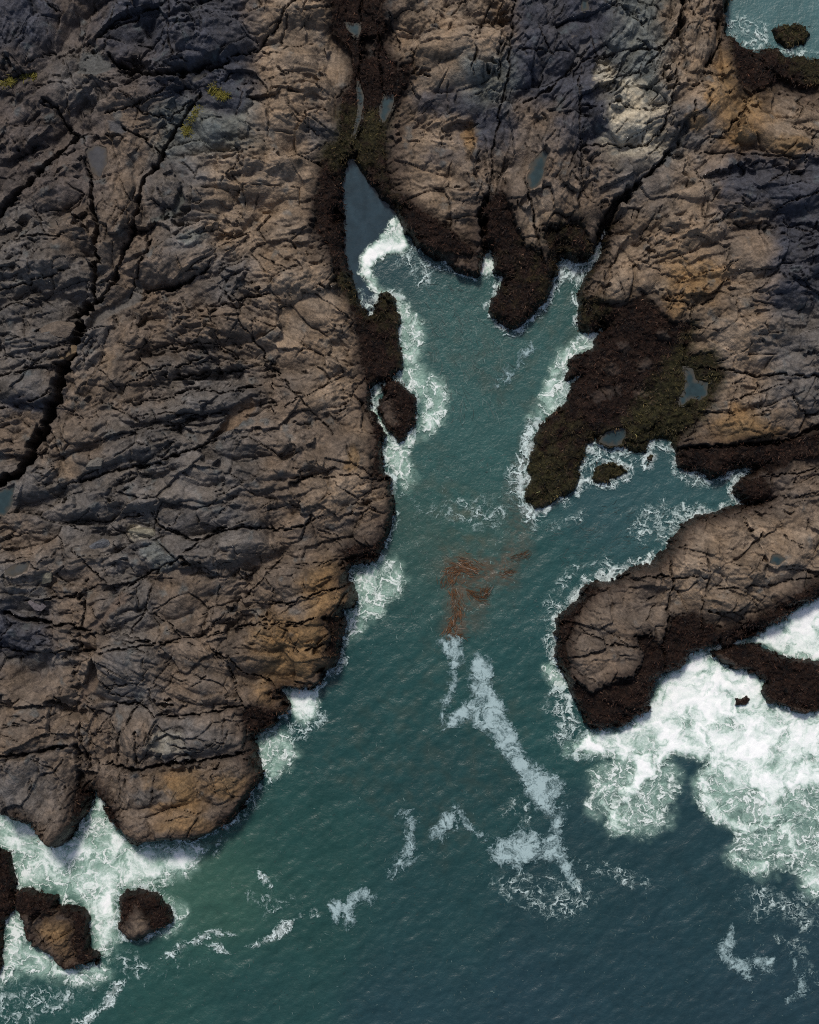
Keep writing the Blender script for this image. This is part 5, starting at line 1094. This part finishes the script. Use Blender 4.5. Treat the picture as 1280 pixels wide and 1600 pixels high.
# thin drawn-out threads and flecks of foam that show the flow
def streaks(label, pts, ang0, n, lmin, lmax, spread_ang, tone):
    """scattered inside an outline; ang0 = direction field value per outline point (degrees, up to the right)"""
    p = np.array([q[:2] for q in pts], float)
    u = rs.uniform(p[:, 0].min(), p[:, 0].max(), n * 4); v = rs.uniform(p[:, 1].min(), p[:, 1].max(), n * 4)
    ok = (poly_sd(p, u.astype(F), v.astype(F)) + rs.normal(0, 8, n * 4)) > 0
    j = np.clip(np.searchsorted(V, v), 0, NV - 1); i = np.clip(np.searchsorted(U, u), 0, NU - 1)
    ok &= (sd[j, i] < -4) & (rs.rand(n * 4) < .25 + 1.6 * np.clip(fbm(u.astype(F) / 30, v.astype(F) / 30, 2, 330) + .2, 0, 1))
    u, v, j, i = [x[ok][:n] for x in (u, v, j, i)]
    m = len(u)
    w = 1 / ((u[:, None] - p[:, 0]) ** 2 + (v[:, None] - p[:, 1]) ** 2 + 200)
    a = np.radians((w * np.array(ang0)).sum(1) / w.sum(1)) + rs.normal(0, spread_ang, m)
    c = np.array((.17, .25, .235)) * np.clip(rs.normal(1, .35, (m, 1)), .4, 2.0) * tone
    ln = rs.uniform(lmin, lmax, m) * np.exp(rs.normal(0, .3, m))
    me = blades('foam_streaks', (u - 640) * S, (800 - v) * S, wz[j, i] + .012, a, ln, rs.uniform(.006, .02, m), rs.normal(-.2, .7, m), np.full(m, .02), c.astype(F), M_FROND, 6)
    link('foam_streaks', me, None, label, 'foam', 'threads of foam drawn out by the flow', 'stuff')
streaks('fine curved threads of foam sweeping down the upper channel', [(640, 420), (720, 440), (790, 530), (800, 640), (720, 660), (670, 560)], [-40, -30, -50, -65, -75, -62], 420, .15, .9, .22, .55)
streaks('fine curved threads of foam sweeping out of the right side inlet', [(850, 830), (960, 790), (1100, 780), (1050, 830), (960, 890), (880, 900)], [12, 18, 10, 38, 35, 30], 240, .12, .7, .28, .5)
streaks('tiny pale flecks scattered over the middle of the channel', [(620, 700), (800, 700), (840, 820), (860, 1000), (560, 1020), (620, 880)], [20, -10, 10, 60, 60, 40], 1100, .06, .28, 1.2, .75)
streaks('tiny pale flecks scattered over the dark outer bay', [(420, 1180), (850, 1100), (920, 1320), (1270, 1420), (1270, 1590), (200, 1590), (330, 1400)], [70, 60, 40, 20, 10, 20, 30], 1500, .05, .25, 1.0, .6)

# floating kelp
KELP = [('tangle of rust brown kelp floating in the middle of the channel above the grey ribbon', [(752, 896), (730, 886), (705, 892), (702, 906)], 16, 340),
        ('narrow rope of brown kelp running down from the floating tangle to the grey ribbon', [(707, 915), (713, 935), (718, 955), (708, 972), (702, 990), (718, 994)], 9, 330),
        ('small orange brown kelp clump right of the floating tangle', [(776, 900), (798, 894)], 7, 70),
        ('faint reddish kelp clump highest of the drifting brown clumps', [(795, 874), (820, 867)], 7, 60),
        ('brown kelp wisps fanning right below the floating tangle', [(728, 920), (740, 930), (752, 936), (760, 925)], 9, 170)]
for lab, pts, spread, n in KELP:
    n = int(n * .8)
    pts = np.array(pts, float)
    seg = np.r_[0, np.cumsum(np.hypot(*np.diff(pts, axis=0).T))]
    t = rs.rand(n) * seg[-1]
    u = np.interp(t, seg, pts[:, 0]); v = np.interp(t, seg, pts[:, 1])
    du = np.interp(np.minimum(t + 5, seg[-1]), seg, pts[:, 0]) - np.interp(np.maximum(t - 5, 0), seg, pts[:, 0])
    dv = np.interp(np.minimum(t + 5, seg[-1]), seg, pts[:, 1]) - np.interp(np.maximum(t - 5, 0), seg, pts[:, 1])
    ang = np.arctan2(-dv, du) + rs.normal(0, .25, n)
    u = u + rs.normal(0, spread * .45, n) * np.abs(np.sin(ang)) + rs.normal(0, spread * .2, n); v = v + rs.normal(0, spread * .45, n) * np.abs(np.cos(ang)) + rs.normal(0, spread * .2, n)
    br = np.clip(rs.normal(1, .35, (n, 1)), .35, 2.2)
    c = np.array((.12, .056, .024)) * br
    light = rs.rand(n) < .06
    c[light] = (.30, .23, .18)
    me = blades('kelp_bed', (u - 640) * S, (800 - v) * S, np.full(n, .04) + rs.uniform(-.06, .05, n), ang, rs.uniform(.25, .75, n), rs.uniform(.006, .017, n), rs.normal(0, .5, n), rs.uniform(.0, .05, n), c.astype(F), M_FROND, 5)
    link('kelp_bed', me, None, lab, 'kelp', 'kelp floating in the channel')

# yellow grass in clefts
for lab, pts, n in [('bright yellow green grass patch at the bend of the cleft in the upper left', [(328, 140), (334, 134), (340, 146), (350, 148)], 420), ('thin yellow strip of grass down the cleft in the upper left', [(310, 164), (300, 178), (290, 192), (288, 200)], 260),
                    ('yellow green grass clump on the left edge near the top', [(-4, 126), (6, 122), (10, 118)], 240), ('small yellow grass clump beside the one on the left edge', [(28, 116), (36, 112), (44, 110)], 150)]:
    p = np.array(plan(pts, 5.5), float)
    k = rs.randint(0, len(p), n)
    k2 = np.clip(k + 1, 0, len(p) - 1); f = rs.rand(n)
    u = p[k, 0] * (1 - f) + p[k2, 0] * f + rs.normal(0, 2.4, n); v = p[k, 1] * (1 - f) + p[k2, 1] * f + rs.normal(0, 2.4, n)
    j = np.clip(np.searchsorted(V, v), 0, NV - 1); i = np.clip(np.searchsorted(U, u), 0, NU - 1)
    c = np.array((.13, .115, .022)) * np.clip(rs.normal(1, .3, (n, 1)), .4, 1.8)
    me = blades('grass_tuft', (u - 640) * S, (800 - v) * S, h[j, i] + .01, rs.uniform(0, 6.28, n), rs.uniform(.12, .32, n), rs.uniform(.012, .03, n), rs.normal(0, .5, n), rs.uniform(.05, .18, n), c.astype(F), M_FROND)
    link('grass_tuft', me, None, lab, 'grass', 'yellow grass in the clefts', 'stuff')

# ------------------------------------------------------------------ loose boulders resting on the rock
def boulder(label, u, v, a, b, hgt, rot, colour, seed):
    (pu, pv), = plan([(u, v)], 5)
    j, i = np.searchsorted(V, pv), np.searchsorted(U, pu)
    z0 = float(np.percentile(h[j - 4:j + 5, i - 6:i + 7], 40))
    nseg, nring = 44, 24
    th = np.linspace(0, 2 * np.pi, nseg, endpoint=False); ph = np.linspace(-.5 * np.pi, .5 * np.pi, nring)
    T, Q = np.meshgrid(th, ph)
    d = np.stack([np.cos(T) * np.cos(Q), np.sin(T) * np.cos(Q), np.sin(Q)], -1).reshape(-1, 3)
    r_ = np.random.RandomState(seed)
    pl = r_.normal(0, 1, (13, 3)); pl /= np.linalg.norm(pl, axis=1, keepdims=True)
    rad = np.min(np.where(d @ pl.T > .05, r_.uniform(.55, .95, 13) / np.maximum(d @ pl.T, .05), 9), 1)
    rad = np.minimum(rad, 1.2)
    p = d * rad[:, None] * np.array((a * S, b * S, hgt))
    cr, sr = math.cos(rot), math.sin(rot)
    p = np.stack([p[:, 0] * cr - p[:, 1] * sr, p[:, 0] * sr + p[:, 1] * cr, p[:, 2]], -1)
    jj, ii = np.mgrid[0:nring - 1, 0:nseg]
    q = np.stack([jj * nseg + ii, jj * nseg + (ii + 1) % nseg, (jj + 1) * nseg + (ii + 1) % nseg, (jj + 1) * nseg + ii], -1).reshape(-1, 4)
    c = np.array(colour) * (1 + .12 * r_.normal(0, 1, (len(p), 1)))
    o = link('boulder', mesh_from('boulder', p, q, M_ROCK, np.clip(c, .01, .6).astype(F), {'wet': np.zeros(len(p))}, smooth=False), None, label, 'boulder', 'loose boulders on the left headland')
    o.location = ((pu - 640) * S, (800 - pv) * S, z0 + hgt * .2)
BR, GR, PL = (.125, .098, .075), (.12, .11, .095), (.19, .175, .13)
boulder('long brown boulder lying beside the bend of the main fissure', 94, 516, 31, 12, .7, .22, BR, 1)
boulder('squat ochre brown boulder overhanging the main fissure', 100, 553, 19, 12, .6, .4, (.135, .098, .06), 2)
boulder('pale yellowish boulder at a crack crossing on the left headland', 218, 832, 25, 11, .55, .05, PL, 3)
boulder('purplish rounded boulder above the crack near the left edge', 54, 947, 14, 10, .5, 0, (.12, .105, .11), 5)
boulder('blue grey boulder just left of the pale yellowish one', 152, 852, 19, 11, .5, .25, (.10, .105, .115), 6)
boulder('small tan knob of rock beside the foot of the main fissure', 150, 726, 16, 10, .5, .1, GR, 7)
boulder('flat greenish boulder beside the small dark pool', 66, 902, 24, 12, .45, .2, (.14, .13, .10), 8)
print('done', time.time() - T0)
